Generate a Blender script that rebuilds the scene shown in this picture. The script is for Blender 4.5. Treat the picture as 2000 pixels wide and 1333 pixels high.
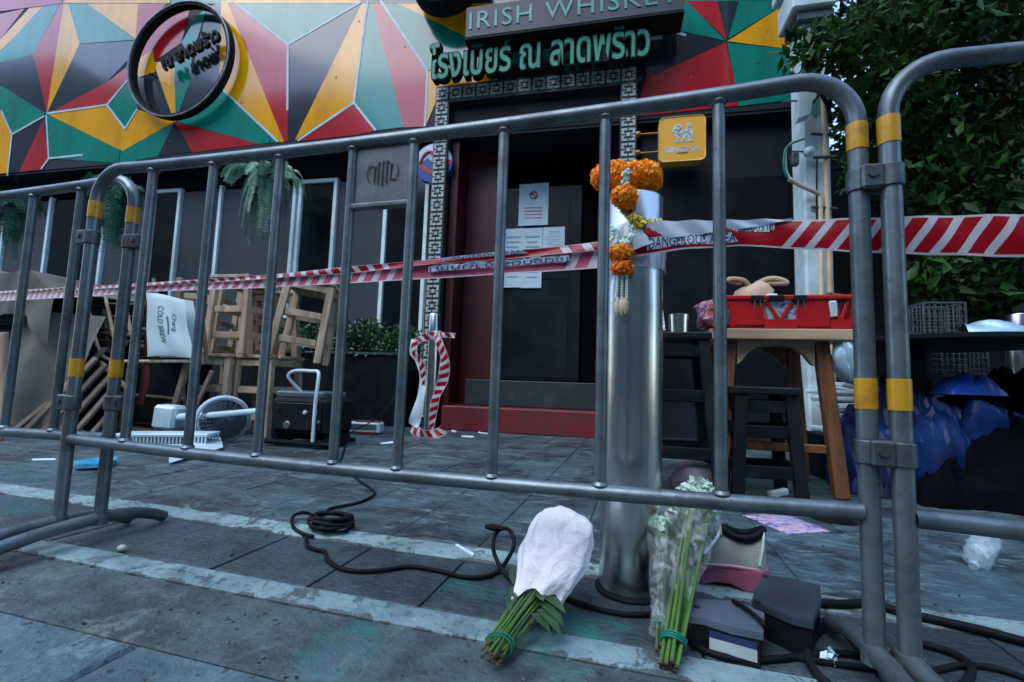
import bpy, bmesh, math, random
import numpy as np
from mathutils import Vector, Matrix, Euler, Quaternion, noise as mnoise
random.seed(7); rng = np.random.default_rng(7)
PI = math.pi
scene = bpy.context.scene
for o in list(bpy.data.objects): bpy.data.objects.remove(o)
COL = scene.collection

# ------------------------------------------------------------------ camera, sky, sun, exposure
# world axes: X runs along the crowd barriers (left to right), Y runs away from the street towards the building
FPX, PITCH, ROLL, YAW, EYE = 900.0, 0.08898, 0.03318, 0.27288, 0.49
_ca, _sa = math.cos(YAW), math.sin(YAW)
def _s2w(v): return Vector((_ca*v[0]-_sa*v[1], _sa*v[0]+_ca*v[1], v[2]))
_F = _s2w((0, math.cos(PITCH), math.sin(PITCH)))
_u0 = _s2w((0, -math.sin(PITCH), math.cos(PITCH))); _r0 = _s2w((1, 0, 0))
_R = _r0*math.cos(ROLL)+_u0*math.sin(ROLL); _U = _u0*math.cos(ROLL)-_r0*math.sin(ROLL)
EYEP = Vector((0, 0, EYE))
camd = bpy.data.cameras.new('camera'); cam = bpy.data.objects.new('camera', camd); COL.objects.link(cam)
cam.matrix_world = Matrix((( _R.x, _U.x, -_F.x, 0), (_R.y, _U.y, -_F.y, 0), (_R.z, _U.z, -_F.z, EYE), (0, 0, 0, 1)))
camd.sensor_fit = 'HORIZONTAL'; camd.sensor_width = 36; camd.lens = 36*FPX/2000
camd.clip_start = 0.02; camd.clip_end = 500
camd.dof.use_dof = True; camd.dof.focus_distance = 1.12; camd.dof.aperture_fstop = 8.0
scene.camera = cam

SUN_EL, SUN_AZ = math.radians(58), math.radians(212)
world = bpy.data.worlds.new('World'); scene.world = world; world.use_nodes = True
wn = world.node_tree; wn.nodes.clear()
sky_n = wn.nodes.new('ShaderNodeTexSky'); sky_n.sky_type = 'NISHITA'; sky_n.sun_disc = False
sky_n.sun_elevation = SUN_EL; sky_n.sun_rotation = SUN_AZ
sky_n.air_density = 1.0; sky_n.dust_density = 0.6; sky_n.ozone_density = 1.0
bg = wn.nodes.new('ShaderNodeBackground'); bg.inputs['Strength'].default_value = 0.15
wo = wn.nodes.new('ShaderNodeOutputWorld')
wn.links.new(sky_n.outputs[0], bg.inputs[0]); wn.links.new(bg.outputs[0], wo.inputs[0])
sd = bpy.data.lights.new('sun', 'SUN'); sd.energy = 0.5; sd.angle = math.radians(50); sd.color = (1.0, .985, .95)
sun = bpy.data.objects.new('sun', sd); COL.objects.link(sun)
_sdir = Vector((math.sin(SUN_AZ)*math.cos(SUN_EL), math.cos(SUN_AZ)*math.cos(SUN_EL), math.sin(SUN_EL)))
sun.rotation_euler = _sdir.to_track_quat('Z', 'Y').to_euler(); sun.location = (0, 0, 30)
scene.view_settings.view_transform = 'Standard'; scene.view_settings.look = 'None'
scene.view_settings.exposure = 1.88; scene.view_settings.gamma = 1.0
scene.view_settings.use_curve_mapping = False
scene.render.engine = 'CYCLES'; scene.cycles.max_bounces = 8; scene.cycles.transparent_max_bounces = 16
scene.cycles.use_denoising = True

# ------------------------------------------------------------------ surveying: sight lines from the camera station to known planes
def ray(px, py): return _F+_R*((px-1000)/FPX)-_U*((py-666.5)/FPX)
def g(px, py, z=0.0):
    d = ray(px, py); return EYEP+d*((z-EYE)/d.z)
WROT = 0.27288-0.21248
UW = Vector((math.cos(WROT), math.sin(WROT), 0)); NW = Vector((-math.sin(WROT), math.cos(WROT), 0))
def on_plane(px, py, P, N):
    d = ray(px, py); return EYEP+d*((P-EYEP).dot(N)/d.dot(N))
def bv(px, py, v): return on_plane(px, py, Vector((0, v, 0)), Vector((0, 1, 0)))
def wv(px, py, v): return on_plane(px, py, NW*v, NW)
def wl(px, py, v):
    P = wv(px, py, v); return Vector((P.dot(UW), v, P.z))          # building coordinates
def WL(u, v, z=0): return UW*u+NW*v+Vector((0, 0, z))               # building coordinates -> world
def vp(px, py, A, B):
    A = Vector((A[0], A[1], 0)); B = Vector((B[0], B[1], 0)); t = (B-A).normalized()
    return on_plane(px, py, A, Vector((-t.y, t.x, 0)))

# ------------------------------------------------------------------ mesh builder
class MB:
    def __init__(s): s.v = []; s.f = []; s.m = []; s.uv = {}
    def add(s, vs, fs, mi=0):
        n = len(s.v); s.v.extend([tuple(x) for x in vs]); s.f.extend([tuple(i+n for i in f) for f in fs]); s.m.extend([mi]*len(fs)); return n
    def box(s, c, size, rot=None, bev=0.0, mi=0):
        hx, hy, hz = [x/2 for x in size]; c = Vector(c)
        R = rot if rot is not None else Matrix.Identity(3)
        b = min(bev, hx*.45, hy*.45, hz*.45)
        if b <= 0:
            vs = [c+R@Vector((sx*hx, sy*hy, sz*hz)) for sz in (-1, 1) for sy in (-1, 1) for sx in (-1, 1)]
            s.add(vs, [(0,2,3,1),(4,5,7,6),(0,1,5,4),(2,6,7,3),(0,4,6,2),(1,3,7,5)], mi); return
        idx = {}; vs = []
        for sx in (-1, 1):
            for sy in (-1, 1):
                for sz in (-1, 1):
                    for a in range(3):
                        p = [sx*(hx-b), sy*(hy-b), sz*(hz-b)]; p[a] = (sx, sy, sz)[a]*(hx, hy, hz)[a]
                        idx[(sx, sy, sz, a)] = len(vs); vs.append(c+R@Vector(p))
        fs = []
        for a in range(3):
            o1, o2 = (a+1) % 3, (a+2) % 3
            for sg in (-1, 1):
                q = []
                for k1, k2 in ((-1,-1),(1,-1),(1,1),(-1,1)):
                    t = [0,0,0]; t[a] = sg; t[o1] = k1; t[o2] = k2; q.append(idx[(*t, a)])
                fs.append(tuple(q) if sg > 0 else tuple(q[::-1]))
                # edges
        for a in range(3):
            o1, o2 = (a+1) % 3, (a+2) % 3
            for k1 in (-1, 1):
                for k2 in (-1, 1):
                    def I(sa, ax):
                        t = [0,0,0]; t[a] = sa; t[o1] = k1; t[o2] = k2; return idx[(*t, ax)]
                    q = (I(-1,o1), I(1,o1), I(1,o2), I(-1,o2))
                    fs.append(q if k1*k2 < 0 else q[::-1])
        for sx in (-1, 1):
            for sy in (-1, 1):
                for sz in (-1, 1):
                    q = tuple(idx[(sx,sy,sz,a)] for a in range(3)); fs.append(q if sx*sy*sz > 0 else q[::-1])
        s.add(vs, fs, mi)
    def tube(s, pts, r, n=10, cap=True, mi=0, closed=False, flat=1.0):
        pts = [Vector(p) for p in pts]; m = len(pts)
        rs = r if hasattr(r, '__len__') else [r]*m
        up = None; vs = []; fs = []
        for i, p in enumerate(pts):
            if closed: t = pts[(i+1) % m]-pts[i-1]
            else: t = pts[min(i+1, m-1)]-pts[max(i-1, 0)]
            t = t.normalized() if t.length > 1e-9 else Vector((0,0,1))
            if up is None:
                up = Vector((0,0,1)) if abs(t.z) < .9 else Vector((1,0,0))
            a = up-t*up.dot(t); a = a.normalized() if a.length > 1e-6 else t.orthogonal().normalized()
            b = t.cross(a); up = a
            for k in range(n):
                th = 2*PI*k/n; vs.append(p+(a*math.cos(th)*flat+b*math.sin(th))*rs[i])
        for i in range(m if closed else m-1):
            j = (i+1) % m
            for k in range(n):
                k2 = (k+1) % n; fs.append((i*n+k, i*n+k2, j*n+k2, j*n+k))
        if cap and not closed:
            fs.append(tuple(range(n))[::-1]); fs.append(tuple((m-1)*n+k for k in range(n)))
        s.add(vs, fs, mi)
    def lathe(s, prof, c=(0,0,0), R=None, n=32, mi=0, cap0=True, cap1=True, wob=None):
        c = Vector(c); R = R or Matrix.Identity(3); vs = []; fs = []
        for (r, z) in prof:
            for k in range(n):
                th = 2*PI*k/n; rr = r*(wob(th, z) if wob else 1)
                vs.append(c+R@Vector((rr*math.cos(th), rr*math.sin(th), z)))
        for i in range(len(prof)-1):
            for k in range(n):
                k2 = (k+1) % n; fs.append((i*n+k, i*n+k2, (i+1)*n+k2, (i+1)*n+k))
        if cap0: fs.append(tuple(range(n))[::-1])
        if cap1: fs.append(tuple((len(prof)-1)*n+k for k in range(n)))
        s.add(vs, fs, mi)
    def grid(s, fn, nu, nv, mi=0, uv=False):
        vs = [fn(i/nu, j/nv) for j in range(nv+1) for i in range(nu+1)]
        fs = [(j*(nu+1)+i, j*(nu+1)+i+1, (j+1)*(nu+1)+i+1, (j+1)*(nu+1)+i) for j in range(nv) for i in range(nu)]
        s.add(vs, fs, mi)
    def prism(s, poly, fn, d0, d1, mi=0):
        """poly: 2D outline; fn(x,y,d)->3D"""
        n = len(poly); vs = [fn(x, y, d0) for x, y in poly]+[fn(x, y, d1) for x, y in poly]
        fs = [tuple(range(n))[::-1], tuple(range(n, 2*n))]+[(i, (i+1) % n, n+(i+1) % n, n+i) for i in range(n)]
        s.add(vs, fs, mi)
    def mesh(s, name, mats, smooth=35):
        me = bpy.data.meshes.new(name); me.from_pydata(s.v, [], s.f)
        for m in (mats if isinstance(mats, (list, tuple)) else [mats]): me.materials.append(m)
        if any(s.m): me.polygons.foreach_set('material_index', s.m)
        bm = bmesh.new(); bm.from_mesh(me)
        if len(s.f) < 60000: bmesh.ops.recalc_face_normals(bm, faces=bm.faces)
        bm.to_mesh(me); bm.free()
        if smooth:
            me.polygons.foreach_set('use_smooth', [True]*len(me.polygons)); me.set_sharp_from_angle(angle=math.radians(smooth))
        me.update(); return me
    def build(s, name, mats, parent=None, world=False, smooth=35, kind=None, label=None):
        if world and parent is not None:
            inv = RM[root_of(parent)].inverted(); s.v = [tuple(inv@Vector(p)) for p in s.v]
        o = bpy.data.objects.new(name, s.mesh(name, mats, smooth)); COL.objects.link(o)
        if parent is not None: o.parent = parent
        if kind: o['kind'] = kind
        if label: o['label'] = label
        return o
RM = {}
def root_of(o):
    while o.parent is not None: o = o.parent
    return o.name
def thing(name, label, cat, loc=(0,0,0), rz=0.0, group=None, kind=None):
    o = bpy.data.objects.new(name, None); COL.objects.link(o); o.empty_display_size = .05
    o.location = loc; o.rotation_euler = (0, 0, rz)
    RM[o.name] = Matrix.Translation(Vector(loc)) @ Matrix.Rotation(rz, 4, 'Z')
    if label: o['label'] = label
    if cat: o['category'] = cat
    if group: o['group'] = group
    if kind: o['kind'] = kind
    return o
def tag(o, label, cat, group=None, kind=None):
    if label: o['label'] = label
    if cat: o['category'] = cat
    if group: o['group'] = group
    if kind: o['kind'] = kind
    return o
def settle(o):
    """move a one-mesh thing's origin to the middle of its base, geometry staying where it is"""
    vs = o.data.vertices; n = len(vs); a = np.empty(n*3); vs.foreach_get('co', a); a = a.reshape(-1, 3)
    c = np.array([(a[:,0].min()+a[:,0].max())/2, (a[:,1].min()+a[:,1].max())/2, a[:,2].min()])
    vs.foreach_set('co', (a-c).ravel()); o.data.update(); o.location = c; return o
def children(o): return [c for c in bpy.data.objects if c.parent == o]
def copy_tree(o, loc=None, rot=None, label=None, parent=None, smap=None):
    kids = {}
    for c in bpy.data.objects:
        if c.parent is not None: kids.setdefault(c.parent.name, []).append(c)
    def rec(x, par):
        c = x.copy(); COL.objects.link(c); c.parent = par
        for k in kids.get(x.name, []): rec(k, c)
        return c
    r = rec(o, parent)
    if loc is not None: r.location = loc
    if rot is not None: r.rotation_euler = rot
    if label: r['label'] = label
    RM[r.name] = Matrix.LocRotScale(r.location, r.rotation_euler, r.scale)
    return r
def rotm(x=0, y=0, z=0): return Euler((x, y, z)).to_matrix()
def align(d, up=(0,0,1)):
    """matrix whose Z axis points along d"""
    return Vector(d).to_track_quat('Z', 'Y').to_matrix()
def catmull(pts, k=8, closed=False):
    P = [Vector(p) for p in pts]; n = len(P); out = []
    for i in range(n if closed else n-1):
        p0 = P[(i-1) % n] if closed or i > 0 else P[0]; p1 = P[i]; p2 = P[(i+1) % n]
        p3 = P[(i+2) % n] if closed or i+2 < n else P[-1]
        for j in range(k):
            t = j/k; out.append(.5*((2*p1)+(p2-p0)*t+(2*p0-5*p1+4*p2-p3)*t*t+(3*p1-p0-3*p2+p3)*t**3))
    if not closed: out.append(P[-1])
    return out

# ------------------------------------------------------------------ lettering (Blender's built-in font, turned into mesh)
def text_mesh(txt, size=1.0, extrude=0.0, bevel=0.0, offset=0.0, align_x='CENTER', spacing=1.0, res=3):
    cu = bpy.data.curves.new('letters', 'FONT'); cu.body = txt; cu.size = size; cu.extrude = extrude
    cu.bevel_depth = bevel; cu.bevel_resolution = 0; cu.offset = offset
    cu.align_x = align_x; cu.align_y = 'CENTER'; cu.space_character = spacing; cu.resolution_u = res
    ob = bpy.data.objects.new('letters', cu); COL.objects.link(ob)
    dg = bpy.context.evaluated_depsgraph_get(); me = bpy.data.meshes.new_from_object(ob.evaluated_get(dg))
    V = [v.co.copy() for v in me.vertices]; F = [tuple(p.vertices) for p in me.polygons]
    N = [p.normal.z for p in me.polygons]
    bpy.data.objects.remove(ob); bpy.data.curves.remove(cu); bpy.data.meshes.remove(me)
    return V, F, N
def add_text(mb, txt, fn, size, extrude=0.0, mi=0, side_mi=None, fit=None, **kw):
    V, F, N = text_mesh(txt, size, extrude, **kw)
    if not V: return
    x0 = min(v.x for v in V); x1 = max(v.x for v in V); y0 = min(v.y for v in V); y1 = max(v.y for v in V)
    if fit:   # (width, height): stretch to fit, centred
        w, h = fit; sx = w/(x1-x0); sy = (h/(y1-y0)) if h else sx
        V = [Vector(((v.x-(x0+x1)/2)*sx, (v.y-(y0+y1)/2)*sy, v.z)) for v in V]
    n = len(mb.v); mb.v.extend([tuple(fn(v.x, v.y, v.z)) for v in V])
    for f, nz in zip(F, N):
        mb.f.append(tuple(i+n for i in f)); mb.m.append(mi if (side_mi is None or nz > .5) else side_mi)
# ------------------------------------------------------------------ materials
def new_mat(name):
    m = bpy.data.materials.new(name); m.use_nodes = True; nt = m.node_tree; b = nt.nodes['Principled BSDF']; return m, nt, b
def nd(nt, t, **kw):
    n = nt.nodes.new(t)
    for k, v in kw.items(): setattr(n, k, v)
    return n
def mathn(nt, op, a, b=None, c=None, clamp=False):
    n = nd(nt, 'ShaderNodeMath', operation=op, use_clamp=clamp)
    for i, x in enumerate((a, b, c)):
        if x is None: continue
        if isinstance(x, (int, float)): n.inputs[i].default_value = x
        else: nt.links.new(x, n.inputs[i])
    return n.outputs[0]
def mixc(nt, f, a, b, blend='MIX'):
    n = nd(nt, 'ShaderNodeMix', data_type='RGBA', blend_type=blend)
    for k, x in ((0, f), (6, a), (7, b)):
        if isinstance(x, (int, float)): n.inputs[k].default_value = x
        elif isinstance(x, (tuple, list)): n.inputs[k].default_value = (*x[:3], 1)
        else: nt.links.new(x, n.inputs[k])
    return n.outputs[2]
def noise(nt, vec, scale, detail=4, rough=.55, dist=0.0):
    n = nd(nt, 'ShaderNodeTexNoise'); n.inputs['Scale'].default_value = scale; n.inputs['Detail'].default_value = detail
    n.inputs['Roughness'].default_value = rough; n.inputs['Distortion'].default_value = dist
    if vec is not None: nt.links.new(vec, n.inputs['Vector'])
    return n.outputs[0]
def ramp(nt, f, lo, hi, smooth=True):
    n = nd(nt, 'ShaderNodeMapRange', clamp=True); n.interpolation_type = 'SMOOTHSTEP' if smooth else 'LINEAR'
    nt.links.new(f, n.inputs[0]); n.inputs[1].default_value = lo; n.inputs[2].default_value = hi; return n.outputs[0]
def scaled(nt, vec, s):
    n = nd(nt, 'ShaderNodeMapping'); n.inputs['Scale'].default_value = s; nt.links.new(vec, n.inputs[0]); return n.outputs[0]
def bumpn(nt, b, h, strength, dist=.01):
    n = nd(nt, 'ShaderNodeBump'); n.inputs['Strength'].default_value = strength; n.inputs['Distance'].default_value = dist
    nt.links.new(h, n.inputs['Height']); nt.links.new(n.outputs[0], b.inputs['Normal']); return n
def cool(c):  # teal grading cast folded into near-neutral base colours
    return tuple(x*k for x, k in zip(c, (.84,1.05,1.10))) if max(c)-min(c) < .34*max(c) else c
def mat(name, col, rough=.5, metal=0.0, col2=None, scale=6.0, lo=.4, hi=.65, bump=0.0, bscale=60.0, rvar=.15, stretch=(1,1,1),
        spec=.5, coat=0.0, trans=0.0, alpha=1.0, rnd=0.0, coords='Object', sheen=0.0, bdist=.004, sss=0.0, transl=0.0):
    col = cool(col); col2 = cool(col2) if col2 is not None else None
    m, nt, b = new_mat(name)
    tc = nd(nt, 'ShaderNodeTexCoord'); vec = tc.outputs[coords] if coords != 'Position' else nd(nt, 'ShaderNodeNewGeometry').outputs['Position']
    oi = nd(nt, 'ShaderNodeObjectInfo')
    off = nd(nt, 'ShaderNodeVectorMath', operation='ADD'); nt.links.new(vec, off.inputs[0])
    cmb = nd(nt, 'ShaderNodeCombineXYZ'); k = mathn(nt, 'MULTIPLY', oi.outputs['Random'], 17.0); nt.links.new(k, cmb.inputs[0]); nt.links.new(k, cmb.inputs[2])
    nt.links.new(cmb.outputs[0], off.inputs[1]); vec = off.outputs[0]
    sv = scaled(nt, vec, stretch)
    n1 = noise(nt, sv, scale, 6, .6); f = ramp(nt, n1, lo, hi)
    c2 = col2 if col2 is not None else tuple(x*.7 for x in col)
    cc = mixc(nt, f, col, c2)
    if rnd:
        hs = nd(nt, 'ShaderNodeHueSaturation'); nt.links.new(cc, hs.inputs['Color'])
        nt.links.new(mathn(nt, 'ADD', mathn(nt, 'MULTIPLY', oi.outputs['Random'], 2*rnd), 1-rnd), hs.inputs['Value']); cc = hs.outputs[0]
    nt.links.new(cc, b.inputs['Base Color'])
    r = mathn(nt, 'ADD', mathn(nt, 'MULTIPLY', n1, 2*rvar), rough-rvar, clamp=True); nt.links.new(r, b.inputs['Roughness'])
    b.inputs['Metallic'].default_value = metal; b.inputs['Specular IOR Level'].default_value = spec
    b.inputs['Coat Weight'].default_value = coat; b.inputs['Coat Roughness'].default_value = .08
    b.inputs['Transmission Weight'].default_value = trans; b.inputs['Alpha'].default_value = alpha
    if sss: b.inputs['Subsurface Weight'].default_value = sss; b.inputs['Subsurface Radius'].default_value = (.01, .006, .004)
    if bump:
        n2 = noise(nt, sv, bscale, 5, .6); bumpn(nt, b, n2, bump, bdist)
    if transl:
        tr = nd(nt, 'ShaderNodeBsdfTranslucent'); nt.links.new(cc, tr.inputs[0]); mx = nd(nt, 'ShaderNodeMixShader'); mx.inputs[0].default_value = transl
        out = nt.nodes['Material Output']; nt.links.new(b.outputs[0], mx.inputs[1]); nt.links.new(tr.outputs[0], mx.inputs[2]); nt.links.new(mx.outputs[0], out.inputs[0])
    return m
MT = {}
def galvm():
    m, nt, b = new_mat('weathered galvanised steel'); tc = nd(nt, 'ShaderNodeTexCoord'); v = tc.outputs['Object']; P = nd(nt, 'ShaderNodeNewGeometry').outputs['Position']
    n1 = noise(nt, P, 9, 7, .65, .5); n2 = noise(nt, P, 60, 5, .6); n3 = noise(nt, scaled(nt, P, (1,1,.18)), 34, 6, .7)
    c = mixc(nt, ramp(nt, n1, .38, .66), (.150,.198,.218), (.078,.106,.120))
    c = mixc(nt, mathn(nt, 'MULTIPLY', ramp(nt, n3, .56, .70), .55), c, (.17,.21,.23))
    c = mixc(nt, mathn(nt, 'MULTIPLY', ramp(nt, n2, .64, .70), .6), c, (.030,.030,.032))
    r = ramp(nt, noise(nt, P, 21, 7, .72, 1.0), .66, .74); c = mixc(nt, mathn(nt, 'MULTIPLY', r, .55), c, (.085,.048,.028))
    nt.links.new(c, b.inputs['Base Color']); nt.links.new(mathn(nt, 'SUBTRACT', .62, mathn(nt, 'MULTIPLY', r, .6)), b.inputs['Metallic'])
    nt.links.new(mathn(nt, 'ADD', mathn(nt, 'MULTIPLY', n1, .30), .24), b.inputs['Roughness']); bumpn(nt, b, mathn(nt, 'ADD', n2, mathn(nt, 'MULTIPLY', n3, .6)), .35, .0015); return m
MT['galv'] = galvm()
MT['galv_dark'] = mat('weathered bracket steel', (.12,.13,.14), .5, .7, (.07,.07,.075), 30, .35, .7, .3, 120, .1, bdist=.001)
MT['plate'] = mat('painted steel plate', (.085,.09,.10), .55, .4, (.14,.14,.15), 16, .35, .65, .3, 60, .1, bdist=.001)
MT['ink'] = mat('black ink', (.012,.012,.015), .5)
MT['band'] = mat('amber reflective band', (.50,.26,.012), .35, .1, (.30,.15,.01), 25, .45, .75, 0, rvar=.1)
def brushed():
    m, nt, b = new_mat('brushed stainless steel'); tc = nd(nt, 'ShaderNodeTexCoord')
    n1 = noise(nt, scaled(nt, tc.outputs['Object'], (90, 90, 1.0)), 1.0, 4, .6); n2 = noise(nt, tc.outputs['Object'], 7, 5, .6)
    nt.links.new(mixc(nt, ramp(nt, n2, .5, .75), (.55,.58,.58), (.40,.415,.41)), b.inputs['Base Color']); b.inputs['Metallic'].default_value = 1
    nt.links.new(mathn(nt, 'ADD', mathn(nt, 'MULTIPLY', n2, .18), .15), b.inputs['Roughness']); b.inputs['Anisotropic'].default_value = .3
    bumpn(nt, b, n1, .12, .001); return m
MT['steel'] = brushed()
MT['rubber'] = mat('black cable rubber', (.007,.010,.014), .45, 0, (.011,.015,.020), 12, .4, .7, .2, 80, spec=.07)
MT['black'] = mat('matt black paint', (.008,.009,.012), .55, 0, (.015,.016,.019), 5, .4, .7, .15, 30, spec=.07)
MT['blackgloss'] = mat('black gloss paint', (.008,.010,.013), .3, 0, (.013,.015,.019), 4, .4, .7, .05, 20, .1, spec=.25)
MT['darkwall'] = mat('dark navy rendered wall', (.006,.011,.018), .55, 0, (.011,.018,.027), 1.5, .35, .7, .2, 25, spec=.22)
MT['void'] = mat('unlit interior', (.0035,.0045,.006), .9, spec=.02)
MT['redwall'] = mat('dark red painted wall', (.075,.004,.006), .5, 0, (.025,.003,.004), 3, .4, .75, .15, 18)
MT['redstep'] = mat('dusty red painted step', (.15,.014,.020), .5, 0, (.085,.02,.026), 4, .35, .75, .2, 40)
MT['blackstep'] = mat('scuffed black step', (.022,.026,.032), .5, 0, (.05,.055,.06), 5, .5, .8, .2, 40)
MT['doorblack'] = mat('sooty black door', (.006,.009,.011), .32, 0, (.013,.018,.021), 2.2, .35, .7, .08, 14, .12, spec=.3)
for k, c in dict(red=(.42,.012,.018), green=(.0,.205,.150), yellow=(.76,.36,.0), slate=(.016,.022,.034)).items():
    MT['mural_'+k] = mat('glossy mural '+k, c, .13, 0, tuple(x*.72 for x in c), 5, .40, .75, .03, 6, .05, spec=.5, coat=.35, stretch=(1,1,.22))
MT['mural_line'] = mat('mural white line', (.55,.58,.60), .3, 0, (.42,.45,.48), 5)
MT['signgreen'] = mat('green sign face', (.006,.26,.17), .45, 0, (.005,.19,.125), 3, .4, .7, spec=.3)
MT['signteal'] = mat('teal letter face', (.03,.27,.24), .35)
MT['signblack'] = mat('black sign side', (.007,.008,.010), .75, spec=.2)
MT['signboard'] = mat('slate sign board', (.030,.042,.065), .4, 0, (.024,.034,.052), 3, spec=.3)
MT['frieze_white'] = mat('frieze off-white', (.46,.47,.44), .5, 0, (.30,.30,.27), 9, .35, .7, .1, 60)
MT['frieze_dark'] = mat('frieze dark ground', (.028,.032,.035), .5)
MT['paper'] = mat('white paper', (.74,.76,.80), .7, 0, (.66,.69,.74), 8, .4, .7, .05, 30)
MT['paperprint'] = mat('faint paper print', (.42,.45,.52), .7)
MT['redprint'] = mat('red print', (.60,.10,.07), .6)
MT['frame_metal'] = mat('pale window frame', (.88,.90,.91), .4, .0, (.74,.78,.80), 9)
def glassm(name, tint, rough=.03, alpha=.35):
    m, nt, b = new_mat(name); b.inputs['Base Color'].default_value = (*tint, 1); b.inputs['Roughness'].default_value = rough
    b.inputs['Specular IOR Level'].default_value = .6; b.inputs['Alpha'].default_value = alpha
    tc = nd(nt, 'ShaderNodeTexCoord'); n = noise(nt, tc.outputs['Object'], 3, 4); nt.links.new(mathn(nt, 'ADD', mathn(nt, 'MULTIPLY', n, .12), rough, clamp=True), b.inputs['Roughness'])
    return m
MT['glass'] = glassm('grey-tinted window glass', (.085,.105,.12), .06, .72)  # flat grey tint makes these panes paler
MT['glassclear'] = glassm('dark window glass', (.006,.008,.010), .04, .8)
MT['concrete'] = mat('pole concrete', (.64,.66,.65), .8, 0, (.42,.44,.43), 5, .35, .7, .4, 45)
MT['conduit'] = mat('yellowed plastic conduit', (.68,.55,.36), .5, 0, (.55,.43,.27), 7)
MT['tealpaint'] = mat('teal paint smear', (.03,.20,.18), .5, 0, (.10,.24,.22), 12)
MT['wood'] = mat('pale raw wood', (.46,.36,.25), .6, 0, (.24,.175,.115), 16, .38, .66, .3, 70, stretch=(1,1,.12), rnd=.25)
MT['woodtop'] = mat('table plank wood', (.44,.32,.20), .5, 0, (.27,.18,.11), 22, .38, .66, .2, 60, stretch=(.08,1,1), rnd=.15)
MT['woodleg'] = mat('varnished brown wood', (.20,.085,.032), .4, 0, (.10,.042,.018), 26, .38, .66, .2, 60, stretch=(1,1,.08), rnd=.15)
MT['woodgrey'] = mat('weathered slat wood', (.15,.115,.08), .7, 0, (.085,.066,.048), 6, .35, .7, .3, 40, rnd=.3)
MT['tarp'] = mat('taupe canvas', (.15,.125,.105), .85, 0, (.085,.07,.06), 3, .35, .7, .3, 120)
MT['white_plastic'] = mat('white plastic', (.60,.64,.66), .35, 0, (.48,.52,.55), 4)
MT['grey_plastic'] = mat('grey plastic', (.075,.095,.11), .45, 0, (.05,.062,.075), 4)
MT['red_plastic'] = mat('red plastic', (.42,.010,.012), .3, 0, (.33,.008,.010), 5, .4, .7, .03, 20)
MT['blue_cloth'] = mat('blue tarpaulin', (.006,.034,.15), .4, 0, (.002,.008,.035), 4, .38, .62, .3, 20, spec=.2)
MT['foil'] = mat('crumpled clear plastic', (.42,.50,.54), .22, .3, (.28,.34,.38), 10, .35, .7, .5, 22)
MT['beige'] = mat('beige cloth', (.50,.36,.25), .95, 0, (.42,.29,.19), 9, .4, .7, .3, 120)
MT['bagwhite'] = mat('white vinyl bag', (.66,.69,.68), .45, 0, (.57,.60,.60), 3, .4, .7, .1, 14)
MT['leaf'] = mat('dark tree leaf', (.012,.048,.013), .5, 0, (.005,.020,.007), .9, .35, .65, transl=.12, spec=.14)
MT['leafbright'] = mat('bright and painted-lit leaf', (.036,.125,.020), .5, 0, (.018,.068,.014), 2, .35, .65, transl=.2, spec=.2)  # brighter green; on the front sprays it paints in the lit look
MT['hedgeleaf'] = mat('hedge leaf', (.035,.12,.06), .35, 0, (.018,.07,.04), 2.5, .35, .65, transl=.15)
MT['frond'] = mat('pale frond', (.42,.55,.42), .55, 0, (.14,.30,.19), 4, .35, .65, transl=.2)
MT['frondgreen'] = mat('green frond', (.025,.17,.11), .5, 0, (.012,.085,.06), 5, .35, .65, transl=.2)
MT['bark'] = mat('bark', (.05,.042,.034), .9, 0, (.028,.024,.02), 8, .35, .7, .6, 25)
MT['marigold'] = mat('orange marigold petal', (1.0,.41,.004), .6, 0, (.97,.30,.002), 30, .35, .7, transl=.15)
MT['marigold_deep'] = mat('deep orange marigold petal', (1.0,.30,.003), .6, 0, (.92,.20,.002), 30, .35, .7, transl=.15)
MT['jasmine'] = mat('white jasmine bud', (.82,.81,.72), .6, 0, (.70,.70,.58), 20, .35, .7)
MT['champaca'] = mat('cream champaca bud', (.72,.64,.44), .5, 0, (.44,.40,.25), 20)
MT['yellow'] = mat('yellow ribbon flower', (.75,.62,.03), .5, 0, (.55,.50,.04), 18)
MT['stem'] = mat('green stem', (.075,.17,.022), .4, 0, (.045,.12,.018), 14, .35, .7, rnd=.3)
MT['stemdark'] = mat('dark green stem', (.035,.095,.022), .4, 0, (.02,.06,.016), 14, .35, .7, rnd=.35)
MT['cutend'] = mat('cut stem end', (.085,.07,.03), .7, 0, (.04,.035,.018), 40)
MT['bqleaf'] = mat('rose leaf', (.030,.080,.030), .4, 0, (.018,.05,.02), 12, .35, .7)
MT['tie'] = mat('teal rubber band', (.0,.17,.12), .4)
MT['petalwhite'] = mat('white petal', (.70,.73,.62), .6, 0, (.56,.62,.48), 30, .35, .7, sss=.1)
MT['petalgreen'] = mat('greenish petal', (.46,.60,.46), .6, 0, (.33,.48,.34), 20)
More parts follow.
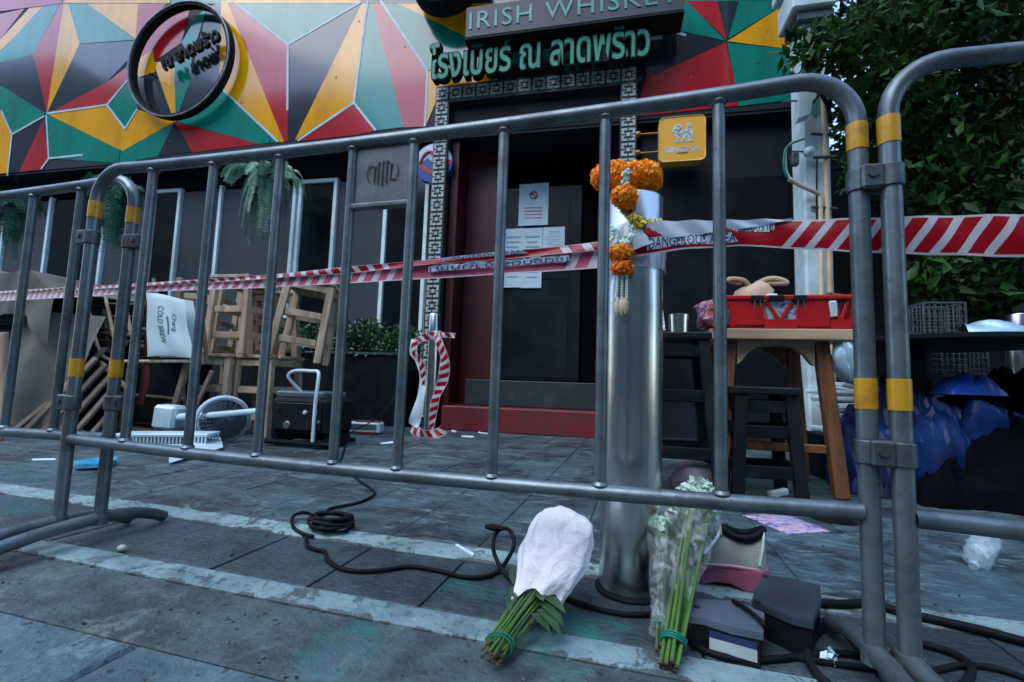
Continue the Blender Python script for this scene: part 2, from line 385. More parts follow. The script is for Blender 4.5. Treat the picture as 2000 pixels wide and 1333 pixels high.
def wrapm():
    m, nt, b = new_mat('white tissue wrap'); tc = nd(nt, 'ShaderNodeTexCoord')
    n1 = noise(nt, tc.outputs['Object'], 16, 5, .6, .6); n2 = noise(nt, tc.outputs['Object'], 90, 3)
    nt.links.new(mixc(nt, n1, (.88,.89,.92), (.92,.93,.94)), b.inputs['Base Color']); b.inputs['Roughness'].default_value = .75
    bumpn(nt, b, mathn(nt, 'ADD', mathn(nt, 'ABSOLUTE', mathn(nt, 'SUBTRACT', n1, .5)), mathn(nt, 'MULTIPLY', n2, .06)), .7, .02)
    tr = nd(nt, 'ShaderNodeBsdfTranslucent'); tr.inputs[0].default_value = (.8,.82,.86,1); mx = nd(nt, 'ShaderNodeMixShader'); mx.inputs[0].default_value = .25
    nt.links.new(b.outputs[0], mx.inputs[1]); nt.links.new(tr.outputs[0], mx.inputs[2]); nt.links.new(mx.outputs[0], nt.nodes['Material Output'].inputs[0]); return m
MT['wrap'] = wrapm()
def clearm(name, lo=.08, hi=.55, col=(.72,.80,.84), scale=30, rough=.1):
    m, nt, b = new_mat(name); tc = nd(nt, 'ShaderNodeTexCoord')
    n1 = noise(nt, scaled(nt, tc.outputs['Object'], (1,1,.35)), scale, 5, .65, 1.2)
    f = ramp(nt, n1, .45, .75); nt.links.new(mathn(nt, 'ADD', mathn(nt, 'MULTIPLY', f, hi-lo), lo), b.inputs['Alpha'])
    b.inputs['Base Color'].default_value = (*col, 1); b.inputs['Roughness'].default_value = rough; b.inputs['Specular IOR Level'].default_value = .8
    bumpn(nt, b, n1, .5, .01); return m
MT['cello'] = clearm('cellophane', .05, .40)
MT['clearwrap'] = clearm('stretch film', .45, .85, (.55,.60,.66), 26, .15)
MT['bottle'] = clearm('clear bottle plastic', .35, .8, (.50,.64,.72), 20, .08)
MT['shoe_white'] = mat('grey-beige mesh', (.38,.34,.30), .8, 0, (.27,.24,.22), 20, .35, .7, .3, 160)
MT['shoe_pink'] = mat('pink rubber sole', (.46,.13,.24), .5, 0, (.34,.09,.17), 8)
MT['box_grey'] = mat('dusty grey steel lid', (.13,.175,.215), .4, .3, (.10,.125,.15), 7, .35, .7, .08, 30)
MT['box_dark'] = mat('dark blue-grey steel lid', (.045,.07,.095), .4, .3, (.03,.046,.062), 6, .35, .7, .08, 30)
MT['sticker_blue'] = mat('navy sticker', (.018,.03,.10), .5)
MT['sticker'] = mat('cream sticker', (.50,.49,.46), .6, 0, (.40,.39,.37), 12)
MT['signyellow'] = mat('yellow sign plastic', (.80,.42,.035), .35, 0, (.74,.37,.02), 2, .4, .7, coat=.2)
MT['signwhite'] = mat('pale sign print', (.62,.60,.56), .4)
MT['signgold'] = mat('gold bracket', (.35,.18,.02), .4, .6)
MT['disc_blue'] = mat('blue sign print', (.015,.06,.28), .25)
MT['disc_red'] = mat('red sign print', (.42,.02,.03), .25)
MT['disc_white'] = mat('white sign print', (.62,.64,.68), .25)
MT['packet'] = mat('bright blue packet', (.02,.28,.52), .3, 0, (.10,.45,.65), 20)
MT['pebble'] = mat('pale pebble', (.42,.40,.36), .8)
MT['glossmag'] = None

def tape_mat(name, red=(.36,.004,.014), white=(.52,.56,.60), alpha=1.0, slant=.56, period=.0545, width=.075, solids=(), duty=.56, mirror=False):
    """printed barrier tape: UV x in metres along the tape, UV y 0..1 across it"""
    m, nt, b = new_mat(name); uvn = nd(nt, 'ShaderNodeUVMap', uv_map='UVMap'); sp = nd(nt, 'ShaderNodeSeparateXYZ'); nt.links.new(uvn.outputs[0], sp.inputs[0])
    x, y = sp.outputs[0], sp.outputs[1]
    ph = mathn(nt, 'FRACT', mathn(nt, 'DIVIDE', mathn(nt, 'ADD', x, mathn(nt, 'MULTIPLY', y, (slant if mirror else -slant)*width)), period))
    s = mathn(nt, 'LESS_THAN', ph, duty)
    xs = mathn(nt, 'ADD', x, mathn(nt, 'MULTIPLY', y, (slant if mirror else -slant)*width))
    for a, c in solids:
        s = mathn(nt, 'MAXIMUM', s, mathn(nt, 'MULTIPLY', mathn(nt, 'GREATER_THAN', xs, a), mathn(nt, 'LESS_THAN', xs, c)))
    s = mathn(nt, 'MULTIPLY', s, mathn(nt, 'MULTIPLY', mathn(nt, 'GREATER_THAN', y, .055), mathn(nt, 'LESS_THAN', y, .945)))
    tc = nd(nt, 'ShaderNodeTexCoord'); n = noise(nt, tc.outputs['Object'], 22, 4)
    nt.links.new(mixc(nt, s, mixc(nt, n, white, tuple(k*.86 for k in white)), mixc(nt, n, red, tuple(k*.8 for k in red))), b.inputs['Base Color'])
    b.inputs['Roughness'].default_value = .32; b.inputs['Alpha'].default_value = alpha; b.inputs['Specular IOR Level'].default_value = .3
    bumpn(nt, b, n, .25, .01)
    tr = nd(nt, 'ShaderNodeBsdfTranslucent'); nt.links.new(b.inputs['Base Color'].links[0].from_socket, tr.inputs[0]); mx = nd(nt, 'ShaderNodeMixShader'); mx.inputs[0].default_value = .2
    nt.links.new(b.outputs[0], mx.inputs[1]); nt.links.new(tr.outputs[0], mx.inputs[2]); nt.links.new(mx.outputs[0], nt.nodes['Material Output'].inputs[0])
    return m
def ribbon(name, rows, material, parent, world=True, thick=0.0, cross=None):
    """rows: list of (low edge point, high edge point); UV x = running length, y across; cross(t,i) optional bulge offset"""
    nv = 6; vs = []; fs = []; uvs = []; L = 0; prev = None
    for i, (a, b_) in enumerate(rows):
        a = Vector(a); b_ = Vector(b_); mid = (a+b_)/2
        if prev is not None: L += (mid-prev).length
        prev = mid
        for j in range(nv+1):
            t = j/nv; p = a.lerp(b_, t)
            if cross: p = p+cross(t, i)
            vs.append(p); uvs.append((L, t))
    n = nv+1
    for i in range(len(rows)-1):
        for j in range(nv): fs.append((i*n+j, (i+1)*n+j, (i+1)*n+j+1, i*n+j+1))
    mb = MB(); mb.add(vs, fs); o = mb.build(name, material, parent, world=world, smooth=60)
    uvl = o.data.uv_layers.new(name='UVMap')
    for l in o.data.loops: uvl.data[l.index].uv = uvs[l.vertex_index]
    def surf(s, t, off=0.0):          # point on the ribbon at length s, across t, pushed towards the street by off
        Ls = [uvs[i*n][0] for i in range(len(rows))]
        i = max(0, min(len(rows)-2, int(np.searchsorted(Ls, s))-1)); k = (s-Ls[i])/max(1e-6, Ls[i+1]-Ls[i])
        jt = max(0, min(nv-1, int(t*nv))); kt = t*nv-jt
        p = (vs[i*n+jt].lerp(vs[(i+1)*n+jt], k)).lerp(vs[i*n+jt+1].lerp(vs[(i+1)*n+jt+1], k), kt)
        return p+Vector((0, -off, 0))
    return o, surf, L
# ------------------------------------------------------------------ ground and paving
def paving_mat(name, c1, c2, rough, bump, bscale, stretch=(1,1,1), specks=.0, light=None, spec=.5, stains=True, wear=None, band=None):
    c1, c2 = [tuple(x*k for x, k in zip(c, (.70,1.00,1.03))) for c in (c1, c2)]  # same teal cast put into the paving colours
    if light is not None: light = tuple(x*k for x, k in zip(light, (.76,1.0,1.02)))
    m, nt, b = new_mat(name); P = nd(nt, 'ShaderNodeNewGeometry').outputs['Position']
    oi = nd(nt, 'ShaderNodeObjectInfo').outputs['Random']
    sv = scaled(nt, P, stretch)
    n1 = noise(nt, P, 2.6, 6, .62, .4); n2 = noise(nt, P, 11, 6, .65); n3 = noise(nt, sv, bscale, 6, .62, .3)
    f = mathn(nt, 'ADD', mathn(nt, 'MULTIPLY', n1, .6), mathn(nt, 'MULTIPLY', n2, .4)); f = ramp(nt, f, .42, .60)
    cc = mixc(nt, f, c1, c2)
    if light is not None:
        cc = mixc(nt, mathn(nt, 'MULTIPLY', ramp(nt, noise(nt, sv, 6.5, 8, .74, .8), .52, .64), .8), cc, light)
    hs = nd(nt, 'ShaderNodeHueSaturation'); nt.links.new(cc, hs.inputs['Color']); nt.links.new(mathn(nt, 'ADD', mathn(nt, 'MULTIPLY', oi, .36), .82), hs.inputs['Value']); cc = hs.outputs[0]
    if specks:
        pit = mathn(nt, 'MULTIPLY', ramp(nt, noise(nt, P, 36, 6, .68, .3), .60, .68), specks*1.2, clamp=True); cc = mixc(nt, pit, cc, tuple(x*.35 for x in c2))
        pal = mathn(nt, 'MULTIPLY', ramp(nt, noise(nt, P, 24, 8, .75, .5), .60, .70), .35); cc = mixc(nt, pal, cc, tuple(min(.4, x*1.9) for x in c1))
        cc = mixc(nt, mathn(nt, 'MULTIPLY', ramp(nt, noise(nt, P, 55, 3, .5), .66, .70), specks), cc, (.012,.014,.016))
        cc = mixc(nt, mathn(nt, 'MULTIPLY', ramp(nt, noise(nt, P, 19, 5, .6), .62, .70), specks*.8), cc, (.022,.026,.03))
    if wear is not None:
        w_ = noise(nt, P, 8.5, 9, .74, .6); k_ = ramp(nt, w_, .53, .60)
        if band:
            sy = nd(nt, 'ShaderNodeSeparateXYZ'); nt.links.new(P, sy.inputs[0])
            d_ = mathn(nt, 'ABSOLUTE', mathn(nt, 'DIVIDE', mathn(nt, 'SUBTRACT', sy.outputs[1], band[0]), band[1]))
            k_ = mathn(nt, 'MAXIMUM', k_, ramp(nt, mathn(nt, 'ADD', noise(nt, P, 5.5, 9, .72, .5), mathn(nt, 'MULTIPLY', mathn(nt, 'POWER', d_, 4.0), .20)), .60, .64))
        cc = mixc(nt, mathn(nt, 'MULTIPLY', k_, .88), cc, wear)
    if stains:   # patches of spilt teal paint, each where it lies on the pavement
        nw = nd(nt, 'ShaderNodeTexNoise'); nw.inputs['Scale'].default_value = 9; nw.inputs['Detail'].default_value = 5
        nt.links.new(P, nw.inputs['Vector'])
        wob = nd(nt, 'ShaderNodeVectorMath', operation='MULTIPLY_ADD'); nt.links.new(nw.outputs[1], wob.inputs[0]); wob.inputs[1].default_value = (.16,.16,0); nt.links.new(P, wob.inputs[2])
        tot = None
        for (x, y, rx, ry, st) in STAINS:
            d = nd(nt, 'ShaderNodeVectorMath', operation='SUBTRACT'); nt.links.new(wob.outputs[0], d.inputs[0]); d.inputs[1].default_value = (x+.08, y+.08, 0)
            e = nd(nt, 'ShaderNodeVectorMath', operation='MULTIPLY'); nt.links.new(d.outputs[0], e.inputs[0]); e.inputs[1].default_value = (1/rx, 1/ry, 0)
            l = nd(nt, 'ShaderNodeVectorMath', operation='LENGTH'); nt.links.new(e.outputs[0], l.inputs[0])
            k = mathn(nt, 'MULTIPLY', ramp(nt, l.outputs['Value'], 1.15, .35), st)
            tot = k if tot is None else mathn(nt, 'MAXIMUM', tot, k)
        tot = mathn(nt, 'MULTIPLY', tot, ramp(nt, n2, .30, .62))
        cc = mixc(nt, tot, cc, (.010,.15,.14))
    nt.links.new(cc, b.inputs['Base Color'])
    nt.links.new(mathn(nt, 'ADD', mathn(nt, 'MULTIPLY', n2, .34), rough-.17, clamp=True), b.inputs['Roughness']); b.inputs['Specular IOR Level'].default_value = spec
    bumpn(nt, b, mathn(nt, 'ADD', n3, mathn(nt, 'MULTIPLY', n2, .8)), bump, .012)
    return m
_st = lambda px, py: g(px, py)
STAINS = []
for (px, py, rx, ry, st) in ((1130,1225,.07,.06,.95),(1200,1215,.055,.035,.8),(1060,1260,.06,.05,.6),(745,1185,.05,.035,.75),(680,1250,.075,.06,.6),(640,1300,.06,.05,.6),(900,1150,.09,.045,.5),(1000,1160,.08,.04,.5),(0,985,.3,.09,.7),(30,930,.3,.12,.6),(1090,1310,.05,.04,.45)):
    P = g(px, py); STAINS.append((P.x, P.y, rx, ry, st))
MT['asphalt'] = paving_mat('street asphalt', (.05,.052,.056), (.038,.04,.043), .85, .5, 60, stains=False)
MT['joint'] = paving_mat('dark joint dirt', (.030,.033,.037), (.046,.050,.055), .9, .4, 90, stains=False)
MT['kerbstone'] = paving_mat('pale concrete kerb', (.125,.150,.165), (.066,.086,.098), .75, .8, 50, specks=.9, light=(.19,.22,.235))
MT['channel'] = paving_mat('dirty concrete band', (.085,.100,.108), (.030,.038,.043), .72, .9, 34, specks=.8, light=(.15,.16,.162))
MT['edge'] = paving_mat('pale worn edging', (.25,.285,.29), (.14,.16,.168), .7, .6, 40, specks=.5, wear=(.040,.052,.058), band=(.915,.040))
MT['whiteline'] = paving_mat('worn whitish edging', (.36,.385,.36), (.22,.245,.235), .7, .6, 40, specks=.9, wear=(.040,.050,.055), band=(1.286,.052))
MT['paver'] = paving_mat('dark slate paver', (.066,.080,.092), (.026,.034,.041), .5, .8, 42, (1,1.6,1), specks=.6)
MT['paverback'] = paving_mat('rough dark paver', (.085,.108,.120), (.017,.023,.028), .40, 1.0, 26, (1,2.3,1), specks=.6, light=(.18,.215,.23))

mb = MB(); mb.box((0, 0, -.115), (240, 240, .2)); gr = mb.build('ground', MT['asphalt'], smooth=0); gr['kind'] = 'structure'
mb = MB(); mb.box((0, 4.9, -.0135), (30, 10.4, .013)); pav = mb.build('pavement', MT['joint'], smooth=0); pav['kind'] = 'structure'
# street-side face of the kerb is below the kerb stones
_shared = {}
def slab(name, u0, u1, v0, v1, m, top=.0, gap=.004, tilt=.0, bev=.0018):
    w, d = round(u1-u0-gap, 4), round(v1-v0-gap, 4); key = (w, d, m.name, bev)
    if key not in _shared:
        q = MB(); q.box((0, 0, -.0145), (w, d, .029), bev=bev); _shared[key] = q.mesh(name, m, 30)
    o = bpy.data.objects.new(name, _shared[key]); COL.objects.link(o); o.parent = pav
    o.location = ((u0+u1)/2, (v0+v1)/2, top+rng.uniform(-.0012, .0012)); o.rotation_euler = (rng.normal()*tilt, rng.normal()*tilt, rng.normal()*tilt*.6)
    return o
for i, (a, b_) in enumerate(((-4.2,-2.55),(-2.55,-.855),(-.855,.70),(.70,2.3),(2.3,3.9))):
    slab('kerb_stone', a, b_, .27, .665, MT['kerbstone'], .004, .010, .001, .012)
for a in np.arange(-6.9, 5.6, 2.6): slab('channel_slab', a, a+2.6, .668, .873, MT['channel'], 0, .003, .001, .004)
for a in np.arange(-6.2, 5.6, 2.3): slab('edging_stone', a, a+2.3, .877, .953, MT['edge'], .002, .0025, .001, .004)
PP = .287; U0 = -.457-PP*24
for k in range(24, 24+0): pass
u = -.457-PP*17
while u < 4.3: slab('paving_stone', u, u+PP, .955, 1.232, MT['paver'], 0, .005, .004); u += PP
for a in np.arange(-6.1, 5, 1.24): slab('white_edging_stone', a, a+1.24, 1.236, 1.336, MT['whiteline'], .0015, .002, .002, .004)
rows = [(1.34+k*PP, 1.34+(k+1)*PP) for k in range(11)]
cnt = 0
back = MB()
for r, (v0, v1) in enumerate(rows):
    off = 0
    u = -.457-PP*40+off
    while u < 6.5:
        lo, hi = -1.16*v1-1.0, .75*v1+.6
        if r < 6 and lo < u < hi:
            slab('paving_stone', u, u+PP, v0, v1, MT['paverback'], 0, .0035, .005); cnt += 1
        elif lo-3 < u < hi+3:
            back.box((u+PP/2, (v0+v1)/2, -.0145+rng.uniform(-.0012,.0012)), (PP-.004, PP-.004, .029), rotm(*(rng.normal(size=2)*.003)), .003)
        u += PP
ob = back.build('distant_paving_stones', MT['paverback'], pav, smooth=30, kind='stuff')

MT['grit'] = mat('grit and chips', (.12,.13,.14), .9, 0, (.025,.027,.03), 90, .45, .55)
q = MB()
for _ in range(900):
    v = .3+2.2*rng.uniform()**1.6; u_ = rng.uniform(-1.1*v-.6, .7*v+.4); s_ = rng.uniform(.0012,.0042)*(1 if rng.uniform() > .06 else 2.0)
    o_ = [Vector(rng.normal(size=3))*.35*s_ for _ in range(6)]
    c_ = Vector((u_, v, s_*.45)); p_ = [c_+Vector(d)*s_+e for d, e in zip(((1,0,0),(-1,0,0),(0,1,0),(0,-1,0),(0,0,.7),(0,0,-.7)), o_)]
    q.add(p_, [(0,2,4),(2,1,4),(1,3,4),(3,0,4),(2,0,5),(1,2,5),(3,1,5),(0,3,5)])
grit = q.build('grit', MT['grit'], smooth=0); grit['kind'] = 'stuff'; grit['label'] = 'loose grit and chips scattered over the paving'; grit['category'] = 'grit'
# ------------------------------------------------------------------ street side: the row of houses opposite, which the gloss paint mirrors
MT['facade'] = mat('opposite facade', (.20,.20,.19), .85, 0, (.13,.13,.125), .6)
MT['dkglass'] = mat('opposite window', (.02,.025,.03), .15)
def opposite(x0, x1, y, h, d=9):
    r = thing('unseen_street_building', None, None, ((x0+x1)/2, y, 0), 0); r['kind'] = 'structure'
    q = MB(); q.box((0, -d/2, h/2), (x1-x0, d, h)); q.build('wall', MT['facade'], r, smooth=0)
    q = MB(); nx = max(2, int((x1-x0)/2.6))
    for zz in np.arange(1.6, h-1.2, 3.1):
        for i in range(nx): q.box((-(x1-x0)/2+(i+.5)*(x1-x0)/nx, .03, zz+.2), (1.5, .1, 1.7))
    q.build('window', MT['dkglass'], r, smooth=0)
OPP = ((-95,-60,-17,24),(-60,-38,-17.3,23),(-38,-26,-17,20.5),(-26,-16,-17.2,19),(-16,1.2,-17.4,12.5),(1.2,14,-17,25),(14,30,-17.2,24),(30,60,-17,22))
for a in OPP: opposite(*a)
# unseen neighbours left and right, added to darken the bollard's bright reflected edge
for x0, x1, h in ((11, 24, 8.5), (24.2, 45, 11), (-34, -15.5, 9), (-60, -34.3, 12)):
    r = thing('unseen_street_building', None, None, ((x0+x1)/2, 6.0, 0), 0); r['kind'] = 'structure'
    q = MB(); q.box((0, 4.5, h/2), (x1-x0, 9, h)); q.build('wall', MT['facade'], r, smooth=0)
    q = MB()
    for zz in np.arange(1.6, h-1.2, 3.1):
        for i in range(4): q.box((-(x1-x0)/2+(i+.5)*(x1-x0)/4, -.03, zz+.2), (1.5, .1, 1.7))
    q.build('window', MT['dkglass'], r, smooth=0)

# ------------------------------------------------------------------ the bar building
bar = thing('bar_building', 'dark bar building with triangle-painted upper wall and tiled doorway frame', 'building', (0,0,0), WROT)
def part(mb, name, m, parent=bar, **kw): return mb.build(name, m, parent, **kw)
VF = 4.45                       # plane of the painted fascia
q = MB(); q.box((-3.7, VF+.30, 4.6), (10.8, .56, 3.0)); q.box((-3.7, VF+3.4, 4.6), (10.8, 5.6, 3.0)); q.box((-3.75, VF+.28, 3.085), (10.8, .5, .03))
part(q, 'upper_wall', MT['darkwall'], smooth=0)
# painted facets, traced on the fascia plane
facets = [
 ('green', [(-300,-420),(1560,-420),(1560,0),(1540,0),(1450,5),(1000,5),(700,5),(440,5),(120,5),(-300,60)]),
 ('red', [(-300,60),(0,25),(45,15),(0,72),(-300,130)]), ('yellow', [(-300,140),(0,73),(60,8),(88,5),(0,96),(-300,180)]),
 ('green', [(-300,185),(0,97),(90,0),(117,0),(62,104),(0,120),(-300,190)]), ('slate', [(-300,190),(0,120),(62,104),(86,219),(0,165),(-300,250)]),
 ('green', [(0,166),(85,221),(22,261),(0,215),(-300,260),(-300,240)]), ('slate', [(22,264),(81,234),(35,338),(12,343)]), ('red', [(81,234),(92,308),(75,331),(34,338)]),
 ('yellow', [(-300,265),(0,218),(20,266),(11,343),(0,345),(-300,395)]),
 ('red', [(62,104),(118,0),(122,0),(88,220)]), ('yellow', [(122,0),(128,0),(153,84),(88,221)]), ('slate', [(153,85),(262,78),(260,102),(205,160),(88,221)]),
 ('green', [(128,0),(160,0),(262,76),(153,84)]), ('yellow', [(160,0),(268,0),(262,75)]), ('red', [(268,0),(330,0),(275,50),(262,76)]),
 ('red', [(89,221),(205,160),(258,120),(250,150),(207,203)]), ('yellow', [(89,222),(207,205),(242,252),(236,294)]),
 ('green', [(207,203),(250,150),(268,150),(266,212),(242,252)]), ('green', [(89,224),(236,294),(300,305),(235,318),(94,309)]),
 ('yellow', [(242,253),(266,213),(300,222),(338,237),(236,294)]), ('green', [(338,238),(308,304),(236,318),(236,294)]),
 ('slate', [(338,238),(374,296),(306,304)]), ('red', [(340,238),(505,280),(374,297)]),
 ('red', [(258,120),(275,50),(370,12),(352,82),(297,120)]), ('green', [(352,82),(384,28),(402,14),(372,110)]), ('slate', [(402,14),(430,0),(437,60),(426,167),(372,145)]),
 ('yellow', [(258,120),(297,96),(300,140),(268,150)]), ('slate', [(268,150),(297,153),(338,237),(266,212)]), ('yellow', [(297,120),(338,120),(341,237),(338,237)]),
 ('green', [(338,120),(372,110),(372,147),(341,237)]), ('slate', [(372,146),(426,167),(345,232),(341,237)]),
 ('green', [(426,167),(541,277),(505,280),(342,237)]), ('yellow', [(430,0),(441,0),(553,276),(541,277),(426,167)]), ('red', [(441,0),(452,0),(561,86),(560,275),(553,276)]),
 ('green', [(452,0),(705,0),(561,85)]), ('slate', [(562,87),(708,0),(574,273),(560,275)]), ('yellow', [(708,0),(716,0),(690,199),(574,273)]),
 ('red', [(689,204),(732,254),(700,262),(580,275)]), ('green', [(716,0),(725,0),(788,247),(732,254),(691,200)]), ('red', [(725,0),(740,0),(834,137),(829,246),(788,248)]),
 ('green', [(740,0),(765,0),(918,74),(930,140),(900,150),(836,135)]), ('yellow', [(765,0),(1010,0),(930,80)]),
 ('yellow', [(836,138),(900,122),(966,145),(971,168),(858,180),(830,246)]), ('slate', [(966,145),(1060,128),(1150,150),(971,168)]),
 ('green', [(918,74),(1110,50),(1250,60),(1252,140),(1150,150),(1060,128),(930,140)]), ('slate', [(1216,100),(1250,60),(1257,152),(1245,190),(1216,196)]),
 ('green', [(1250,40),(1342,0),(1418,78),(1290,51)]), ('slate', [(1252,56),(1292,52),(1417,80),(1257,153)]), ('red', [(1257,154),(1418,81),(1436,158),(1442,205),(1246,226)]),
 ('green', [(1421,82),(1560,96),(1560,192),(1443,206),(1436,158)]), ('yellow', [(1421,79),(1560,-10),(1560,96)]), ('green', [(1423,74),(1444,0),(1560,0),(1560,-10)]),
 ('slate', [(1402,0),(1444,0),(1422,75)]), ('red', [(1342,0),(1402,0),(1420,77)]),
 ('red', [(-300,60),(40,-300),(120,5)]), ('yellow', [(120,5),(300,-300),(330,5)]), ('slate', [(700,5),(900,-300),(1010,5)]), ('yellow', [(440,5),(500,-260),(705,5)]), ('red', [(1010,5),(1200,-300),(1340,5)]),
]
MK = ['red', 'green', 'yellow', 'slate']; q = MB()
for i, (c, poly) in enumerate(facets):
    pts = [wl(x, y, VF) for x, y in poly]; off = .0022+.00009*i
    zmin = 3.10; pts = [(p.x, VF+.02-off, max(p.z, zmin)) for p in pts]
    q.add(pts, [tuple(range(len(pts)))], MK.index(c))
part(q, 'mural', [MT['mural_'+k] for k in MK], smooth=0)
lines = [[(0,215),(21,262)],[(21,262),(84,226)],[(21,262),(12,343)],[(88,224),(93,309)],[(93,309),(78,330)],[(93,309),(160,302)],[(89,221),(207,204)],[(207,204),(250,152)],[(207,204),(242,251)],[(242,251),(266,212)],[(426,167),(405,190)],[(426,167),(541,276)],
 [(452,0),(561,86)],[(561,86),(705,2)],[(561,86),(560,215)],[(717,0),(690,200)],[(690,200),(580,274)],[(690,200),(733,254)],[(742,0),(834,137)],[(834,137),(829,246)],[(966,147),(971,168)],[(1290,51),(1340,68)]]
for k, (a, b_) in enumerate(lines):
    q = MB()
    A, B = wl(*a, VF), wl(*b_, VF); d = Vector((B.x-A.x, 0, B.z-A.z)); n = Vector((-d.z, 0, d.x)).normalized()*.013
    y = VF+.02-.0085-.0001*k
    q.add([(A.x+n.x, y, A.z+n.z), (B.x+n.x, y, B.z+n.z), (B.x-n.x, y, B.z-n.z), (A.x-n.x, y, A.z-n.z)], [(0,1,2,3)])
    part(q, 'painted_line', MT['mural_line'], smooth=0)

q = MB(); A = wl(1324, 60, VF); q.box((A.x, VF+.02-.0092, 3.9), (.006, .002, 1.58)); part(q, 'panel_seam', MT['signboard'], smooth=0)
for px, py in ((600,60),(655,150),(790,90),(700,40),(470,200),(420,240),(130,280),(60,160),(1350,150),(1480,120),(1500,60),(330,275)):
    A = wl(px, py, VF); q = MB(); q.lathe([(.010,-.003),(.009,.0),(.004,.003)], (A.x, VF+.011, A.z), rotm(PI/2,0,0), 10); part(q, 'fixing_screw', MT['galv_dark'])
# lower front: window wall left of the door, dark wall right of it
VW = 4.78
q = MB()
q.box((-11.4, VW+.25, 1.55), (6.0, .3, 3.1)); q.box((-7.9, VW+.9, 1.55), (12.0, .05, 3.1))
q.box((-4.6, VW+.45, .30), (5.4, .9, .60)); q.box((-4.6, VW+.20, 2.99), (5.4, .3, .22))
part(q, 'window_wall', MT['darkwall'], smooth=0)
q = MB(); q.box((.98, VF+.30, 1.55), (1.44, .3, 3.06)); q.box((1.66, VF+1.2, 1.55), (.06, 1.6, 3.06)); part(q, 'side_wall', MT['darkwall'], smooth=0)
q = MB(); q.box((.62, VF+.13, 1.5), (.55, .03, 2.2)); q.box((1.30, VF+.13, 1.45), (.6, .03, 2.1), bev=.004); part(q, 'wall_panel', MT['blackgloss'], smooth=0)
# windows: each a pale frame with two stiles, a head and a pane
def window(u0, u1, z1, tint='glass', head=True, left=True):
    f = MB(); z0 = .60; w = .045
    if left: f.box((u0, VW, (z0+z1)/2), (w, .06, z1-z0), bev=.004)
    f.box((u1, VW, (z0+z1)/2), (w, .06, z1-z0), bev=.004)
    if head: f.box(((u0+u1)/2, VW, z1-w/2), (u1-u0-w-.004, .058, w), bev=.004)
    o = part(f, 'window', MT['frame_metal'])
    p = MB(); p.box(((u0+u1)/2, VW+.012, (z0+z1-w)/2), (u1-u0-w-.006, .012, z1-z0-w)); p.build('pane', MT[tint], o, smooth=0)
wx = lambda px, py: wl(px, py, VW).x
WIN = ((10,450,96,448,'glass',0,1),(98,448,210,400,'glassclear',0,0),(212,400,300,400,'glass',0,0),(304,400,352,400,'glassclear',1,0),(352,420,430,420,'glass',0,0),(430,420,574,430,'glass',0,0),(586,420,654,420,'glassclear',1,1),(654,450,752,450,'glass',0,0),(752,450,832,450,'glassclear',0,0))
for xa, ya, xb, yb, tint, head, left in WIN: window(wx(xa, ya), wx(xb, yb), 2.86, tint, bool(head), bool(left))
# black urn shape put behind the glass for the dark holes of broken panes
q = MB()
c = wl(622, 560, VW+.35); q.lathe([(.16,.6),(.22,.9),(.30,1.25),(.26,1.6),(.12,1.8),(.17,2.0),(.02,2.05)], (c.x, c.y, 0), n=14)
part(q, 'dark_hole_shape', MT['black'])

# doorway: frieze of square tiles, red reveals, steps, doors
DV = 5.05
tl, tr_ = -1.865, .214
q = MB(); q.box((-.825, VF-.02, 3.52), (2.08, .10, .19)); q.box((-1.79, VF-.02, 1.71), (.155, .10, 3.42)); q.box((.135, VF-.02, 1.71), (.155, .10, 3.42))
frieze = part(q, 'door_frame', MT['frieze_dark'], smooth=0)
tm = MB(); ts = .135
def tq(x0, x1, z0, z1): tm.box(((x0+x1)/2*ts/2, 0, (z0+z1)/2*ts/2), (abs(x1-x0)*ts/2, .012, abs(z1-z0)*ts/2))
tq(-.26,.26,-.26,.26)
for sx in (-1, 1):
    for sz in (-1, 1):
        tq(*sorted((sx*.62, sx*.94)), *sorted((sz*.10, sz*.94))); tq(*sorted((sx*.10, sx*.615)), *sorted((sz*.62, sz*.94)))
        tq(*sorted((sx*.42, sx*.615)), *sorted((sz*.10, sz*.26)))
tile_me = tm.mesh('frieze_tile', MT['frieze_white'], 0)
def tile(u, z):
    o = bpy.data.objects.new('frieze_tile', tile_me); COL.objects.link(o); o.parent = frieze; o.location = (u, VF-.074, z); o.rotation_euler = (0, rng.normal()*.004, 0)
for i in range(14): tile(-1.79+i*(1.925/13), 3.52)
for i in range(22): tile(-1.79, 3.36-i*.1515); tile(.135, 3.36-i*.1515)
q = MB(); q.box((-1.665, (VF+DV)/2+.06, 1.71), (.08, DV-VF-.02, 3.42)); q.box((-1.45, VF+.42, 1.71), (.34, .05, 3.42)); part(q, 'red_reveal', MT['redwall'], smooth=0)
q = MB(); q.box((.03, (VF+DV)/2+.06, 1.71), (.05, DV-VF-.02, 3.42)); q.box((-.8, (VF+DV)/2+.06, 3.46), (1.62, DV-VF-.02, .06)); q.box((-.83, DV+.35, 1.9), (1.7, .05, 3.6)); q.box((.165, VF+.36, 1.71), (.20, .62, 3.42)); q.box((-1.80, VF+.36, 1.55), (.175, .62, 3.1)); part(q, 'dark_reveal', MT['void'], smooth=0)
q = MB(); q.box((-.80, VF+.22, .118), (1.66, .62, .236), bev=.008); part(q, 'red_step', MT['redstep'])
q = MB(); q.box((-.74, VF+.46, .372), (1.50, .54, .268), bev=.008); part(q, 'black_step', MT['blackstep'])
zl = .508
dl = wl(945, 600, DV).x; dr = wl(1133, 600, DV).x
q = MB(); q.box(((dl+dr)/2, DV, 1.62), (dr-dl, .05, 2.20), bev=.004); dd = part(q, 'door', MT['doorblack'])
